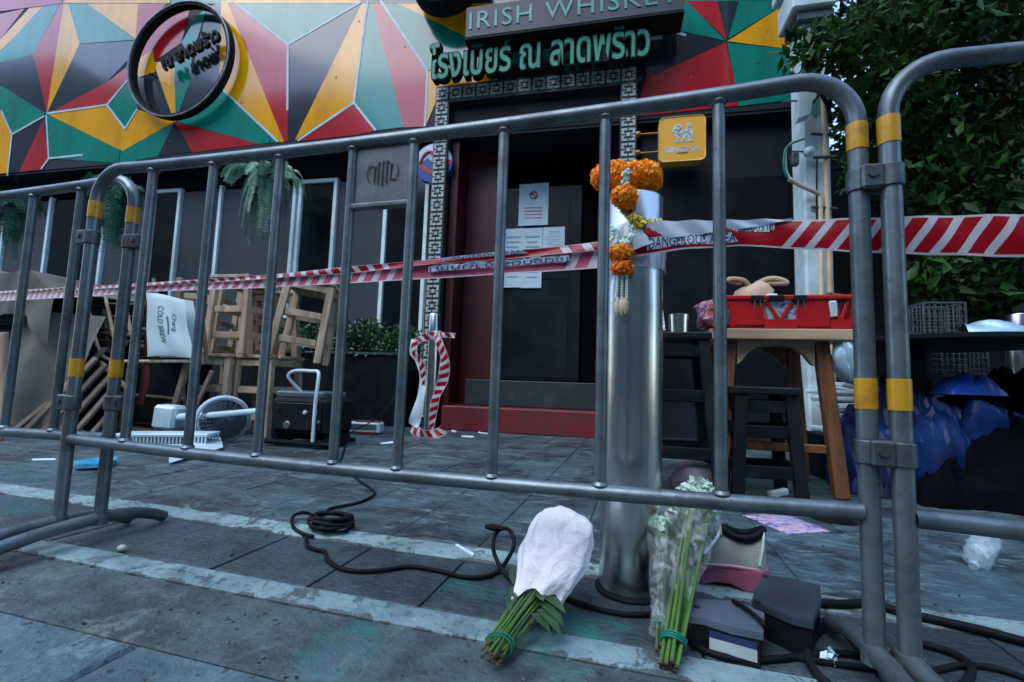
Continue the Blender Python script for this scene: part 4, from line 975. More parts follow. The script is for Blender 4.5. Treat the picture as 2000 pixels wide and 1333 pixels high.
q.tube(pts, .0052, 8); tag(settle(q.build('cable_coil', MT['rubber'], smooth=60)), 'small tangled coil of black cable on the whitish paving strip', 'cable', 'black cables on the paving')
lv = g(985, 1122).y
cable('black cable snaking from the coil to the white paper bouquet with one standing loop', [(598,1050),(600,1066),(618,1074),(634,1078),(640,1094),(664,1110),(700,1116),(745,1114),(800,1107),(850,1114),(905,1127),(950,1126),(975,1114),up(992,1092,lv+.01),up(1004,1064,lv+.03),up(998,1040,lv+.05),up(983,1032,lv+.05),up(968,1044,lv+.05),up(963,1070,lv+.03),up(972,1098,lv+.01),(988,1122),(1006,1140)], .0055)
q = MB(); A = up(948, 1029, lv+.05); B = up(984, 1033, lv+.05); q.tube([A, A.lerp(B,.4), B], [.006,.010,.006], 8); tag(settle(q.build('cable_plug', MT['rubber'])), 'small black plug on the standing cable loop left of the white bouquet', 'plug')
cable('black cable curving round the foot of the large bollard', [(1085,1162),(1130,1178),(1175,1192),(1225,1200),(1275,1199),(1318,1188),(1340,1165),(1330,1140)], .0058)
cable('black cable looping in front of the grey boxes towards the right barrier foot', [(1342,1196),(1336,1228),(1355,1258),(1400,1279),(1460,1289),(1520,1287),(1575,1280),(1640,1276),(1700,1285)], .0062)
cable('thick black cable lying in a big loop below the grey boxes beside the barrier feet', [(1650,1216),(1612,1222),(1585,1248),(1577,1280),(1592,1312),(1625,1342),(1690,1375)], .0075)
cable('black cable arcing right of the barrier feet at the lower corner', [(1640,1222),(1700,1240),(1780,1254),(1850,1272),(1895,1300),(1885,1335),(1840,1360)], .0070)
cable('thick straight black cable running to the right edge below the whitish strip', [(1560,1176),(1640,1180),(1700,1179),(1760,1196),(1840,1214),(1920,1232),(2010,1256),(2200,1300)], .0095)
cable('thin black cable trailing under the loop at the lower right', [(1550,1283),(1620,1295),(1700,1306),(1790,1316),(1880,1300),(1960,1310),(2060,1350)], .0055)

def poly_lid(name, par, pts, z, th, m, label=None):
    P = [g(x, y, z) for x, y in pts]; q = MB()
    q.prism([(p.x, p.y) for p in P], lambda x, y, dd: Vector((x, y, dd)), z-th, z); return q.build(name, m, par, world=True, smooth=0)
# two steel pedal boxes
def pedal_box(label, lid, z, th, m, shrink, hole):
    P = [g(x, y, z) for x, y in lid]; c = sum(P, Vector())/len(P)
    t = thing('pedal_box', label, 'metal box', (c.x, c.y, 0), 0, 'steel pedal boxes by the bollard')
    q = MB(); inner = [c+(p-c)*.97 for p in P]
    q.prism([(p.x, p.y) for p in P], lambda x, y, dd: Vector((x, y, dd)), z-th, z-.002); q.prism([(p.x, p.y) for p in inner], lambda x, y, dd: Vector((x, y, dd)), z-.0019, z); q.build('lid', m, t, world=True, smooth=0)
    body = [c+(p-c)*shrink for p in P]; q = MB(); q.prism([(p.x, p.y) for p in body], lambda x, y, dd: Vector((x, y, dd)), .002, z-th-.001); q.build('body', MT['black'], t, world=True, smooth=0)
    for hx, hy in hole:
        p = g(hx, hy, z); q = MB(); q.lathe([(.0055,0),(.0055,.0025),(.003,.004)], p, n=12); q.build('screw', MT['ink'], t, world=True)
    return t, body
t1, body = pedal_box('small grey steel box with a blue and cream sticker beside the green stems', [(1358,1168),(1438,1174),(1493,1196),(1491,1238),(1430,1226),(1375,1208),(1344,1204)], .062, .012, MT['box_grey'], .93, ((1361,1187),))
A, B = body[5], body[3]; A = Vector((A.x, A.y, .012)); B = Vector((B.x, B.y, .010)); dv_ = B-A
dirv = Vector((dv_.x, dv_.y, 0)); w0 = dirv.length; dirv.normalize(); nv_ = Vector((dirv.y, -dirv.x, 0)); w_ = w0*.86; A = A+dirv*w0*.08
q = MB(); q.prism([(-.004,-.006),(w_+.004,-.006),(w_+.004,.0065),(-.004,.0065)], lambda x, y, dd: A+dirv*x+nv_*y+Vector((0,0,dd)), -.009, .036); q.build('front_plate', MT['black'], t1, world=True, smooth=0)
q = MB(); q.add([A+nv_*.0072, A+dirv*w_+nv_*.0072, A+dirv*w_+nv_*.0072+Vector((0,0,.021)), A+nv_*.0072+Vector((0,0,.021))], [(0,1,2,3)]); q.build('sticker', MT['sticker'], t1, world=True, smooth=0)
q = MB(); q.add([A+nv_*.0074+Vector((0,0,.0215)), A+dirv*w_+nv_*.0074+Vector((0,0,.0215)), A+dirv*w_+nv_*.0074+Vector((0,0,.034)), A+nv_*.0074+Vector((0,0,.034))], [(0,1,2,3)]); q.build('sticker_band', MT['sticker_blue'], t1, world=True, smooth=0)
pedal_box('larger dark blue-grey steel box beside the pink-soled shoe', [(1492,1122),(1530,1126),(1602,1142),(1604,1166),(1588,1216),(1545,1206),(1468,1172),(1474,1148)], .066, .013, MT['box_dark'], .95, ((1480,1176),(1494,1127)))
cable('short black lead lying across the lid of the small grey box', [(1432,1174,.068),(1455,1188,.069),(1478,1206,.069),(1493,1222,.066),(1500,1234,.03)], .0045)

# the lone shoe
sp_ = g(1425, 1146); SA = math.radians(-8)
shoe = thing('running_shoe', 'worn beige running shoe with a black collar and thick pink sole by the green stems', 'shoe', (sp_.x-.028, sp_.y+.03, 0), SA); shoe.scale = (.98, 1.0, 1.08)
X = [-.105,-.098,-.07,-.03,.01,.05,.085,.108,.116]; topz = [.050,.062,.073,.090,.114,.112,.108,.124,.104]; wid = [.018,.034,.043,.045,.042,.037,.036,.032,.016]
def ring(x, z0, z1, w, dome):
    return [Vector((x, w*math.cos(k*PI/7)*(1 if dome else 1), z0+(z1-z0)*math.sin(k*PI/7)**.75)) for k in range(8)]
q = MB(); R_ = [ring(x, .044, tz, w, 1) for x, tz, w in zip(X, topz, wid)]
for i in range(len(R_)-1): q.add(R_[i]+R_[i+1], [(k, k+1, 8+k+1, 8+k) for k in range(7) ])
q.build('upper', MT['shoe_white'], shoe, smooth=60)
q = MB(); soleX = [-.110,-.102,-.07,-.03,.0,.03,.07,.105,.122]; bot = [.030,.016,.004,.001,.010,.012,.002,.004,.024]; sw = [.014,.034,.047,.049,.045,.043,.045,.040,.018]
S_ = [[Vector((x, -w, .048)), Vector((x, -w*1.06, .030)), Vector((x, -w*.92, b_)), Vector((x, w*.92, b_)), Vector((x, w*1.06, .030)), Vector((x, w, .048))] for x, b_, w in zip(soleX, bot, sw)]
for i in range(len(S_)-1): q.add(S_[i]+S_[i+1], [(k, (k+1) % 6, 6+(k+1) % 6, 6+k) for k in range(6)])
q.add(S_[0], [tuple(range(6))]); q.add(S_[-1], [tuple(range(6))[::-1]]); sole = q.build('sole', MT['shoe_pink'], shoe, smooth=50)
q = MB(); q.tube([Vector((x, s*.046*math.sqrt(max(0.02,1-(x/.118)**4)), .0485+.004*math.sin(x*30))) for s, xs in ((-1, np.linspace(-.108,.116,14)), (1, np.linspace(.116,-.108,14))) for x in xs], .0035, 6, closed=True); q.build('sole_edge', mat('pale pink rubber', (.52,.28,.38), .5), sole)
q = MB(); q.tube(catmull([(.066+.046*math.cos(th), .027*math.sin(th), .112+.016*math.cos(th)**2+.004*math.cos(th)) for th in np.linspace(0, 2*PI, 14, endpoint=False)], 3, True), .0085, 8, closed=True)
q.add([(.066+.044*math.cos(th), .026*math.sin(th), .106+.012*math.cos(th)**2) for th in np.linspace(0, 2*PI, 16, endpoint=False)], [tuple(range(16))])
q.grid(lambda a_, b_: Vector((-.035+.065*a_, (b_-.5)*.036*(1+.3*a_), .088+.046*a_-.008*(2*b_-1)**2)), 6, 5); q.build('collar', MT['rubber'], shoe, smooth=60)
q = MB(); q.grid(lambda a_, b_: Vector((-.088+.05*a_, (b_-.5)*.062, .060+.030*a_-.016*(2*b_-1)**2+.006)), 8, 6); q.build('toe_panel', MT['rubber'], shoe, smooth=60)
q = MB(); q.tube([(-.030,-.046,.062),(-.012,-.040,.086),(.006,-.026,.108),(.012,-.008,.120)], .006, 6, flat=.5); q.build('strap', MT['bagwhite'], shoe)
q = MB(); q.tube([(.100,-.034,.060),(.108,-.030,.100),(.112,-.012,.128)], .007, 6, flat=.5); q.build('strap', MT['bagwhite'], shoe)
for k in range(4):
    q = MB(); x = -.035+.016*k; z = .090+.0085*k; q.tube([(x,-.026,z-.004),(x,-.012,z+.010),(x,.012,z+.010),(x,.026,z-.004)], .003, 6); q.build('lace', MT['shoe_white'] if k % 2 else MT['ink'], shoe)
q = MB(); add_text(q, 'SALOMON', lambda x, y, z: Vector((-.005+x, -.0535, .0385+y)), .02, fit=(.055, .007)); q.build('side_lettering', MT['ink'], sole, smooth=0)

# crushed bottle, magazine, scraps
bp = g(1916, 1108); q = MB(); R_ = align((.55, .55, .42)); pr = [(.012,-.066),(.014,-.060),(.013,-.052),(.024,-.044)]
for k in range(7): pr += [(.033-.003*(k % 2), -.038+k*.014),(.029, -.032+k*.014)]
pr += [(.030,.062),(.020,.068),(.004,.064)]
q.lathe(pr, (0,0,0), n=22, wob=lambda th, z: 1+.10*math.sin(2*th+z*30)+.05*math.sin(5*th-z*60)); q.v = [tuple(R_@Vector(v)*1.0+Vector((bp.x, bp.y, .042))) for v in q.v]
bt = settle(q.build('plastic_bottle', MT['bottle'], smooth=50)); tag(bt, 'crushed clear plastic bottle lying on the dark paving at the right', 'bottle')
m, nt, b = new_mat('magazine cover print'); tc = nd(nt, 'ShaderNodeTexCoord'); n1 = noise(nt, scaled(nt, tc.outputs['Object'], (14,34,1)), 1, 5, .7, 1.5); rp = nd(nt, 'ShaderNodeValToRGB'); nt.links.new(n1, rp.inputs[0])
el = rp.color_ramp.elements; el[0].position = .36; el[0].color = (.03,.02,.16,1); el[1].position = .46; el[1].color = (.16,.16,.48,1)
for p_, c_ in ((.50,(.60,.60,.68,1)),(.56,(.52,.18,.10,1)),(.62,(.62,.62,.68,1)),(.7,(.10,.16,.52,1))): e_ = el.new(p_); e_.color = c_
nt.links.new(rp.outputs[0], b.inputs['Base Color']); b.inputs['Roughness'].default_value = .35; MT['mag'] = m
P = [g(1450,1006,.003), g(1540,1043,.003), g(1622,1038,.003), g(1530,1002,.003)]; q = MB()
q.grid(lambda u_, t: P[0].lerp(P[3], u_).lerp(P[1].lerp(P[2], u_), t)+Vector((0,0,.006*math.sin(u_*3)*math.sin(t*3))), 8, 8); o = q.build('magazine', MT['mag'], smooth=60)
for k in (0.0008,):
    sol = o.modifiers.new('thickness', 'SOLIDIFY'); sol.thickness = .003
tag(settle(o), 'colourful magazine lying open on the paving behind the barrier', 'magazine')
def scrap(pts, z, label, m='paper', name='paper_scrap', cat='paper scrap', th=.0015, group='scraps lying on the paving'):
    q = MB(); P = [g(x, y, z) for x, y in pts]; q.prism([(p.x, p.y) for p in P], lambda x, y, dd: Vector((x, y, dd)), z, z+th); return tag(settle(q.build(name, MT[m], smooth=0)), label, cat, group)
scrap([(889,1066),(893,1065),(926,1084),(924,1088)], .003, 'narrow white paper strip lying on the whitish paving strip', th=.004)
q = MB(); core(q, g(238, 1071, .010), (.012,.011,.009)); tag(settle(q.build('pebble', MT['pebble'])), 'single pale pebble on the paving near the left barrier foot', 'pebble')
scrap([(142,908),(190,902),(226,899),(228,906),(190,914),(146,916)], .012, 'bright blue packet on the paving by the left barrier post', 'packet', 'snack_packet', 'packet', .02)
for pts, lb_ in (([(934,846),(936,838),(938,845),(960,847),(960,849)], 'bent white scrap at the foot of the red step'),([(901,851),(925,852),(926,855),(902,854)], 'white paper scrap left of the bent one, before the red step'),([(882,840),(891,842),(890,845),(881,843)], 'tiny white scrap nearest the slim bollard'),([(742,866),(770,862),(771,866),(744,868)], 'flat white scrap on the paving right of the white socket box'),([(62,897),(108,896),(109,899),(64,900)], 'pale scrap left of the blue packet'),([(1600,1003),(1625,1001),(1630,1005),(1604,1008)],'pale scrap behind the magazine near the right barrier post')):
    scrap(pts, .002, lb_)
q = MB(); c_ = g(1618, 1282, .012); petals(q, c_, (.014,.014,.010), 14, .018, inner=.2); tag(settle(q.build('tissue_scrap', MT['paper'])), 'crumpled white tissue between the black cables at lower right', 'tissue')
# ------------------------------------------------------------------ planter, hedge and hanging ferns in front of the windows
PV = 4.36
c0 = WL(-3.05, PV+.19, 0); pl_ = thing('planter', 'long black planter box below the windows holding a low hedge', 'planter', c0, WROT)
q = MB(); q.box((0, 0, .36), (2.06, .38, .72), bev=.006); q.build('box', MT['black'], pl_)
q = MB(); q.box((0, 0, .735), (2.10, .42, .028), bev=.005); q.build('rim', MT['galv_dark'], pl_)
def leafcloud(n, fn, size, mats, par=None, name='foliage', asp=.5, fold=.25):
    P = np.array([fn() for _ in range(n)]); d = rng.normal(size=(n,3)); d[:,2] -= .25; d /= np.linalg.norm(d, axis=1)[:,None]
    r_ = rng.normal(size=(n,3)); s = np.cross(d, r_); s /= np.linalg.norm(s, axis=1)[:,None]; nn = np.cross(s, d)
    L = size*rng.uniform(.42, 1.5, n)[:,None]; W = L*asp
    V = np.stack([P, P+d*L*.45-s*W*.5+nn*W*fold, P+d*L, P+d*L*.45+s*W*.5+nn*W*fold], 1).reshape(-1, 3)
    F = np.arange(4*n).reshape(n, 4); T = np.stack([F[:,[0,1,2]], F[:,[0,2,3]]], 1).reshape(-1, 3)
    me = bpy.data.meshes.new(name); me.vertices.add(len(V)); me.vertices.foreach_set('co', V.ravel())
    me.loops.add(T.size); me.loops.foreach_set('vertex_index', T.ravel().astype(np.int32)); me.polygons.add(len(T)); me.polygons.foreach_set('loop_start', np.arange(0, T.size, 3, dtype=np.int32))
    for m in mats: me.materials.append(m)
    me.update(calc_edges=True)
    if len(mats) > 1: me.polygons.foreach_set('material_index', np.repeat(rng.choice(len(mats), n, p=[.75]+[.25/(len(mats)-1)]*(len(mats)-1)), 2).astype(np.int32))
    o = bpy.data.objects.new(name, me); COL.objects.link(o)
    if par is not None: o.parent = par
    return o
cR = WL(-2.95, PV+.2, .75); hed = thing('hedge', 'low clipped green hedge with white flower and leaf-highlight specks growing in the black planter', 'hedge', cR, WROT)
def hp():
    while True:
        x, y, z = rng.uniform(-1.0, .93), rng.uniform(-.24, .24), rng.uniform(-.02, .40)
        if z < .30+.06*math.sin(x*7)+.05*math.sin(x*17+1)-(abs(y)/.24)**4*.08: return (x, y, z)
o = leafcloud(9000, hp, .045, [MT['hedgeleaf'], MT['leafbright']], hed, asp=.55); o['kind'] = 'stuff'
q = MB()
for _ in range(90):
    x, y, z = hp(); y = -.23+rng.uniform(0,.08); z = rng.uniform(.02,.36); petals(q, (x, y, z), (.010,.008,.010), 4, .014)
o = q.build('white_specks', MT['disc_white'], hed); o['kind'] = 'stuff'  # white specks: small flowers, plus glints of glossy leaves made as petals

def fern(px, py, v, label, m, nf, L, sp, seed, zoff=.0):
    P = wv(px, py, v); t = thing('hanging_fern', label, 'hanging plant', (P.x, P.y, P.z-.16), WROT, 'ferns hanging before the windows')
    q = MB(); q.lathe([(.06,0),(.09,.05),(.10,.13),(.095,.14)], (0,0,.0), n=16); q.build('pot', MT['black'], t)
    q = MB()
    for k in range(3): q.tube([(.09*math.cos(k*2.1), .09*math.sin(k*2.1), .13), (0,0,.55)], .002, 4)
    q.tube([(0,0,.55),(0,0,max(.6, 3.06-(P.z-.16)))], .003, 4); q.build('hanger', MT['black'], t)
    R0 = np.random.default_rng(seed); q = MB()
    for k in range(nf):
        th = R0.uniform(0, 2*PI); tier = R0.uniform(); top = tier < .38
        out = sp*(R0.uniform(.75, 1.25) if top else R0.uniform(.25, .75)); ln_ = L*(R0.uniform(.25, .45) if top else R0.uniform(.5, 1.0)); h_ = R0.uniform(.08, .20) if top else R0.uniform(.0, .10); pts = []
        wv_ = R0.uniform(0, 6)
        for s in np.linspace(0, 1, 12):
            r_ = out*(1-math.exp(-2.6*s))/(1-math.exp(-2.6)); z = .12+h_*math.sin(min(1, s*1.6)*PI*.62)-ln_*max(0, s-(.30 if top else .10))**1.5
            pts.append(Vector((r_*math.cos(th+.15*math.sin(wv_+s*3)), r_*math.sin(th+.15*math.sin(wv_+s*3)), z)))
        mi = 0 if (top or R0.uniform() < .35) else 1
        for i in range(11):
            a_, b_ = pts[i], pts[i+1]; d_ = (b_-a_); s_ = d_.cross(Vector((math.cos(th), math.sin(th), .5))); s_ = s_.normalized() if s_.length > 1e-6 else Vector((1,0,0)); n_ = s_.cross(d_).normalized()
            q.add([a_-s_*.002, a_+s_*.002, b_+s_*.002, b_-s_*.002], [(0,1,2,3)], mi)
            for f_ in (.05, .38, .72):
                p = a_.lerp(b_, f_); w = .062*(.45+.55*math.sin(PI*min(1, (i+f_)/11+.12)))*R0.uniform(.75,1.2)
                for sg in (-1, 1):
                    dr_ = s_*sg*w+d_.normalized()*w*.45-Vector((0,0,w*R0.uniform(.1,.5))); ww = d_.normalized()*w*.16
                    q.add([p, p+dr_*.5-ww+n_*.004, p+dr_, p+dr_*.5+ww+n_*.004], [(0,1,2,3)], mi)
    o = q.build('fronds', [MT[m], MT['frondgreen']], t, smooth=0); o['kind'] = 'stuff'; return t
fern(522, 340, 4.22, 'pale green fern with long drooping fronds hanging nearest the doorway', 'frond', 70, .95, .36, 1)
fern(226, 372, 4.10, 'teal-green fern hanging behind the joint of the two left barriers', 'frondgreen', 100, .95, .28, 2)
fern(26, 400, 4.10, 'dim dark green fern hanging at the far left edge', 'frondgreen', 60, .9, .26, 3)

# ------------------------------------------------------------------ left heap of stacked furniture under canvas
def plank(q, A, B, w, th, nrm=(0,-1,0), bev=.004, mi=0):
    A, B = Vector(A), Vector(B); d = (B-A); L = d.length; z = d.normalized(); y = Vector(nrm); y = (y-z*y.dot(z)).normalized(); x = y.cross(z)
    R = Matrix((x, y, z)).transposed(); q.box((A+B)/2, (w, th, L), R, bev, mi)
STW, STH = .36, .64
def make_stool(label):
    t = thing('wooden_stool', label, 'stool', (0,0,0), 0, 'pale wooden stools stacked by the planter'); h = STW/2-.025
    for sx in (-1, 1):
        for sy in (-1, 1): q = MB(); plank(q, (sx*(h+.02), sy*(h+.02), 0), (sx*h, sy*h, STH-.03), .05, .045, (0,1,0)); q.build('leg', MT['wood'], t)
    for k in range(4): q = MB(); q.box((0, -h+.005+(k)*(2*h-.01)/3, STH-.014), (STW+.01, .085, .024), bev=.003); q.build('seat_slat', MT['wood'], t)
    for z, ins in ((STH-.065, .0), (.36, .0), (.15, .0)):
        for s in (-1, 1):
            q = MB(); q.box((0, s*(h+.004), z), (2*h-.042, .022, .05), bev=.003); q.build('rung', MT['wood'], t)
            q = MB(); q.box((s*(h+.004), 0, z+.004), (.022, 2*h-.042, .05), bev=.003); q.build('rung', MT['wood'], t)
    return t
st = make_stool('pale wooden stool, lower left of the stacked stools beside the white bag')
def put(o, px, py, v, z, rz, rx=0, ry=0):
    P = wv(px, py, v); o.location = (P.x, P.y, z); o.rotation_euler = (rx, ry, rz); RM[o.name] = Matrix.LocRotScale(o.location, o.rotation_euler, None)
sB = copy_tree(st, label='pale wooden stool, lower right of the stacked stools next to the black generator')
sC = copy_tree(st, label='pale wooden stool standing on top of the lower stools, level and upright')
sD = copy_tree(st, label='pale wooden stool perched tilted at the upper right, before the hedge')
sE = copy_tree(st, label='pale wooden stool in the upper row, behind and between the level and tilted ones'); sF = copy_tree(st, label='pale wooden stool standing upside down behind the white bag')
put(sE, 538, 700, 3.62, STH-.05, .62, .10, -.06); put(sF, 402, 700, 3.52, 1.30, .35, math.pi, .05)
put(st, 444, 700, 3.25, 0, .10); put(sB, 527, 700, 3.32, 0, .02); put(sC, 470, 700, 3.28, STH+.002, .06); put(sD, 583, 700, 3.22, .60, .48, -.02, .13)

def settle_empty(P): return Vector((P.x, P.y, 0))
# covered stack
cvA = wv(90, 700, 2.75); stack = thing('covered_stack', 'stack of furniture under a taupe canvas sheet at the left edge', 'covered stack', (cvA.x, cvA.y, 0), WROT)
q = MB()
ztop = wv(60, 528, 2.62).z
def cv(a, b_):
    x = -1.55+a*1.78; edge = min(1, (1.78*(1-a))/.35)
    y = -.14+.9*max(0, b_-.38)/.62; z = ztop-.05*(1-edge)**1.5-.03*math.sin(a*9)*.5+.02*math.sin(a*23+b_*4)
    if b_ < .38:
        t = (.38-b_)/.38; z -= .36*t*(1+.10*math.sin(a*14)); y -= .03*t+.022*math.sin(a*40+t*2)*t
    else: y += .012*math.sin(a*30)*max(0, 1-(b_-.38)*4)
    z -= .10*max(0, a-.86)/.14
    return (x, y, z)
q.grid(cv, 70, 24); q.build('canvas_sheet', MT['tarp'], stack, smooth=70)
q = MB()
def cv2(a, b_):
    x = -1.0+a*1.62-.10*(1-b_)*a; z = .93*b_+.006; y = -.14+.12*b_+.045*math.sin(a*15+b_*2.2)+.02*math.sin(a*34)-.05*math.sin(b_*3.1)
    return (x, y, z-.06*a*a*b_)
q.grid(cv2, 50, 26); q.build('canvas_drape', MT['tarp'], stack, smooth=70)
q = MB()
for k in range(5): q.box((-.62, .25, .16+k*.21), (1.62, .6, .03), bev=.004)
q.box((-.62, .35, .55), (1.58, .5, 1.05)); q.build('stacked_tables', MT['black'], stack)
q = MB(); A = wv(8, 650, 2.3); B = wv(2, 860, 2.3); plank(q, A, B, .05, .03); q.build('timber_post', MT['wood'], stack, world=True)

sl = wv(130, 860, 2.45); slt = thing('slatted_chairs', 'folded dark wooden slatted chairs leaning diagonally against the canvas-covered stack', 'folded chairs', (sl.x, sl.y, 0), 0)
for k, (a_, b_) in enumerate((((188,700),(38,866)),((208,712),(72,868)),((222,728),(104,866)),((236,742),(136,862)),((150,742),(18,872)),((246,770),(172,856)),((206,680),(120,762)))):
    q = MB(); A, B = wv(*a_, 2.62+.03*k), wv(*b_, 2.42+.02*k); B.z = max(B.z, .012); plank(q, A, B, .042, .022); q.build('slat', MT['woodgrey'], slt, world=True)
for k, (a_, b_) in enumerate((((196,708),(250,760)),((90,800),(170,850)))):
    q = MB(); plank(q, wv(*a_, 2.72), wv(*b_, 2.66), .03, .02); q.build('crossbar', MT['woodgrey'], slt, world=True)

uc = wv(270, 705, 2.8); upc = thing('upturned_chair', 'upturned bentwood chair with a red cloth on the left heap, carrying the white bag', 'chair', (uc.x, uc.y, 0), 0)
V0 = 2.78
q = MB(); q.tube(catmull([wv(168,578,V0), wv(178,630,V0), wv(192,680,V0), wv(206,700,V0), wv(240,706,V0), wv(300,706,V0), wv(386,706,V0)], 6), .012, 8); q.build('bent_rail', MT['wood'], upc, world=True)
for a_, b_ in (((206,580),(224,664)),((244,588),(257,655)),((377,600),(396,712))):
    q = MB(); q.tube([wv(*a_, V0+.14), wv(*b_, V0+.14)], [.011,.014], 8); q.build('leg', MT['wood'], upc, world=True)
q = MB(); 
for k in range(4): q.tube([wv(176,592+k*24,V0+.2), wv(282,596+k*24,V0+.2)], .007, 6)
q.build('cane_back', MT['woodgrey'], upc, world=True)
q = MB(); A = wv(284, 712, V0+.02); q.grid(lambda a, b_: A+Vector(((a-.5)*.085+.02*math.sin(b_*4), .02*math.sin(a*6), .30*(-b_)+.0)), 8, 12); q.grid(lambda a, b_: wv(286, 690, V0+.03)+Vector(((a-.5)*.06, .02*math.sin(a*5), .32*b_)), 6, 8); q.build('red_cloth', MT['redwall'], upc, world=True)
q = MB(); plank(q, wv(372, 690, V0+.1), wv(340, 800, V0+.05), .05, .03); plank(q, wv(415, 725, V0-.02), wv(380, 800, V0-.04), .035, .02); q.build('seat_board', MT['woodgrey'], upc, world=True)
q = MB(); q.box(wv(330, 760, V0+.3), (.5, .3, .5)); q.build('dark_seat', MT['black'], upc, world=True)
for lb, vv, items in (('bentwood chair lying upside down on the heap behind the white bag', 3.0, (((196,560),(214,690)),((232,548),(246,676)),((300,545),(316,640)),((392,600),(404,712)),((180,640),(330,650)),((186,668),(402,690)))),
                      ('dark wooden chair frame wedged under the upturned chair', 2.95, (((250,720),(232,856)),((300,730),(322,860)),((352,722),(366,850)),((236,770),(360,780)),((240,822),(362,832))))):
    P = wv(items[0][0][0], 700, vv); ch_ = thing('wooden_chair', lb, 'chair', (P.x, P.y, 0), 0, 'chairs heaped at the left')
    for kk, (a_, b_) in enumerate(items):
        q = MB(); A, B = wv(*a_, vv+.02*(kk % 3)), wv(*b_, vv-.03*(kk % 2)); A.z = max(A.z, .02); B.z = max(B.z, .02); q.tube([A, A.lerp(B,.5)+Vector((.006,0,0)), B], [.014,.016,.013], 8); q.build('leg' if kk < 3 else 'stretcher', MT['woodgrey'], ch_, world=True)
    q = MB(); A = wv(items[4][0][0], items[4][0][1], vv+.1); q.box(wv((items[4][0][0]+items[4][1][0])/2, items[4][0][1]+8, vv+.12), (.40, .30, .03), rotm(.25,.05,0), .01); q.build('seat', MT['woodgrey'], ch_, world=True)
# white printed bag
BC = wv(330, 640, V0-.03); bag = thing('cooler_bag', 'white vinyl bag printed in green with a red side, propped on the upturned chair', 'bag', (BC.x, BC.y, BC.z-.24), 0)
pl4 = [wv(285,572,V0-.03), wv(360,585,V0-.03), wv(376,698,V0-.03), wv(288,697,V0-.03)]
q = MB()
def bagf(a, b_): 
    p = pl4[3].lerp(pl4[2], a).lerp(pl4[0].lerp(pl4[1], a), b_); e = math.sin(PI*a)**.4*math.sin(PI*b_)**.4
    return p+Vector((.006*math.sin(b_*9), -.018*e-.004*math.sin(a*9+b_*7), .008*math.sin(a*4)))
q.grid(bagf, 18, 22); q.grid(lambda a, b_: pl4[3].lerp(pl4[2], a*.94).lerp(pl4[0].lerp(pl4[1], a*.94), b_)+Vector((0, .09, 0)), 8, 8); q.build('face', MT['bagwhite'], bag, world=True, smooth=60)
q = MB(); q.grid(lambda a, b_: pl4[3].lerp(pl4[0], b_)+Vector((-.035*math.sin(PI*a)-.002, .10*a-.004, 0)), 8, 10); q.build('side', MT['red_plastic'], bag, world=True, smooth=60)
def bagtext(q, txt, c, h_, ln_):
    V, F, N = text_mesh(txt, .05); x0 = min(v.x for v in V); x1 = max(v.x for v in V); y0 = min(v.y for v in V); y1 = max(v.y for v in V)
    def fn(x, y, z):
        s = (x-x0)/(x1-x0)-.5; t = (y-y0)/(y1-y0)-.5; a = c[0]+t*h_; b_ = c[1]-s*ln_; return bagf(a+.10*s*0, b_)+Vector((0, -.003, 0))
    add_text(q, txt, fn, .05)
q = MB(); bagtext(q, 'COLD BREW', (.42, .50), .13, .60); bagtext(q, 'Chang', (.72, .56), .13, .30)
for k in range(2): q.grid(lambda a, b_: bagf(.56+.02*k+.012*b_+.03*math.sin(a*PI), .35+.3*a)+Vector((0,-.003,0)), 8, 1)
q.build('print', mat('dark green print', (.012,.10,.075), .5), bag, world=True, smooth=0)

# fallen pedestal fan
fb = g(420, 872); fan = thing('pedestal_fan', 'white pedestal fan fallen on its side with a dark round guard', 'fan', (fb.x, fb.y, 0), 0)
VFN = 2.72
A, B = wv(352, 816, VFN+.02), wv(505, 803, VFN-.12); q = MB(); q.tube([A, A.lerp(B,.35), A.lerp(B,.36), B], [.030,.030,.019,.019], 12); q.build('pole', MT['white_plastic'], fan, world=True)
q = MB(); P = wv(331, 815, VFN+.03); q.box(P, (.17, .13, .17), rotm(0,.06,.2), .02); q.build('control_box', MT['white_plastic'], fan, world=True)
C_ = wv(437, 822, VFN+.05); ax = Vector((.80, -.58, -.06)).normalized(); R_ = align(ax); RR = .158
C_.z = max(C_.z, RR*.97); q = MB()
for rr in np.linspace(.03, RR, 8): q.tube([C_+R_@Vector((rr*math.cos(k*PI/16), rr*math.sin(k*PI/16), .05*(1-(rr/RR)**2))) for k in range(32)], .0028, 5, closed=True)
for k in range(24): q.tube([C_+R_@Vector((rr*math.cos(k*PI/12), rr*math.sin(k*PI/12), .05*(1-(rr/RR)**2)+.002)) for rr in (.02,.08,RR)], .002, 4)
q.build('guard', MT['grey_plastic'], fan, world=True)
q = MB(); q.tube([C_+R_@Vector((RR*math.cos(k*PI/20), RR*math.sin(k*PI/20), -.03)) for k in range(40)], .018, 8, closed=True, flat=.5); q.build('rim', MT['white_plastic'], fan, world=True)
for k in range(3):
    q = MB(); th0 = k*2*PI/3; q.grid(lambda a, b_: C_+R_@Vector(((.03+.115*a)*math.cos(th0+(b_-.5)*1.25), (.03+.115*a)*math.sin(th0+(b_-.5)*1.25), -.01+.035*(b_-.5))), 6, 6); q.build('blade', MT['grey_plastic'], fan, world=True, smooth=60)
q = MB(); q.lathe([(.03,-.05),(.055,-.045),(.055,.02),(.03,.03)], C_, R_, 18); q.lathe([(RR*.98,-.045),(.02,-.07)], C_, R_, 32, cap0=False); q.build('motor', MT['grey_plastic'], fan, world=True)
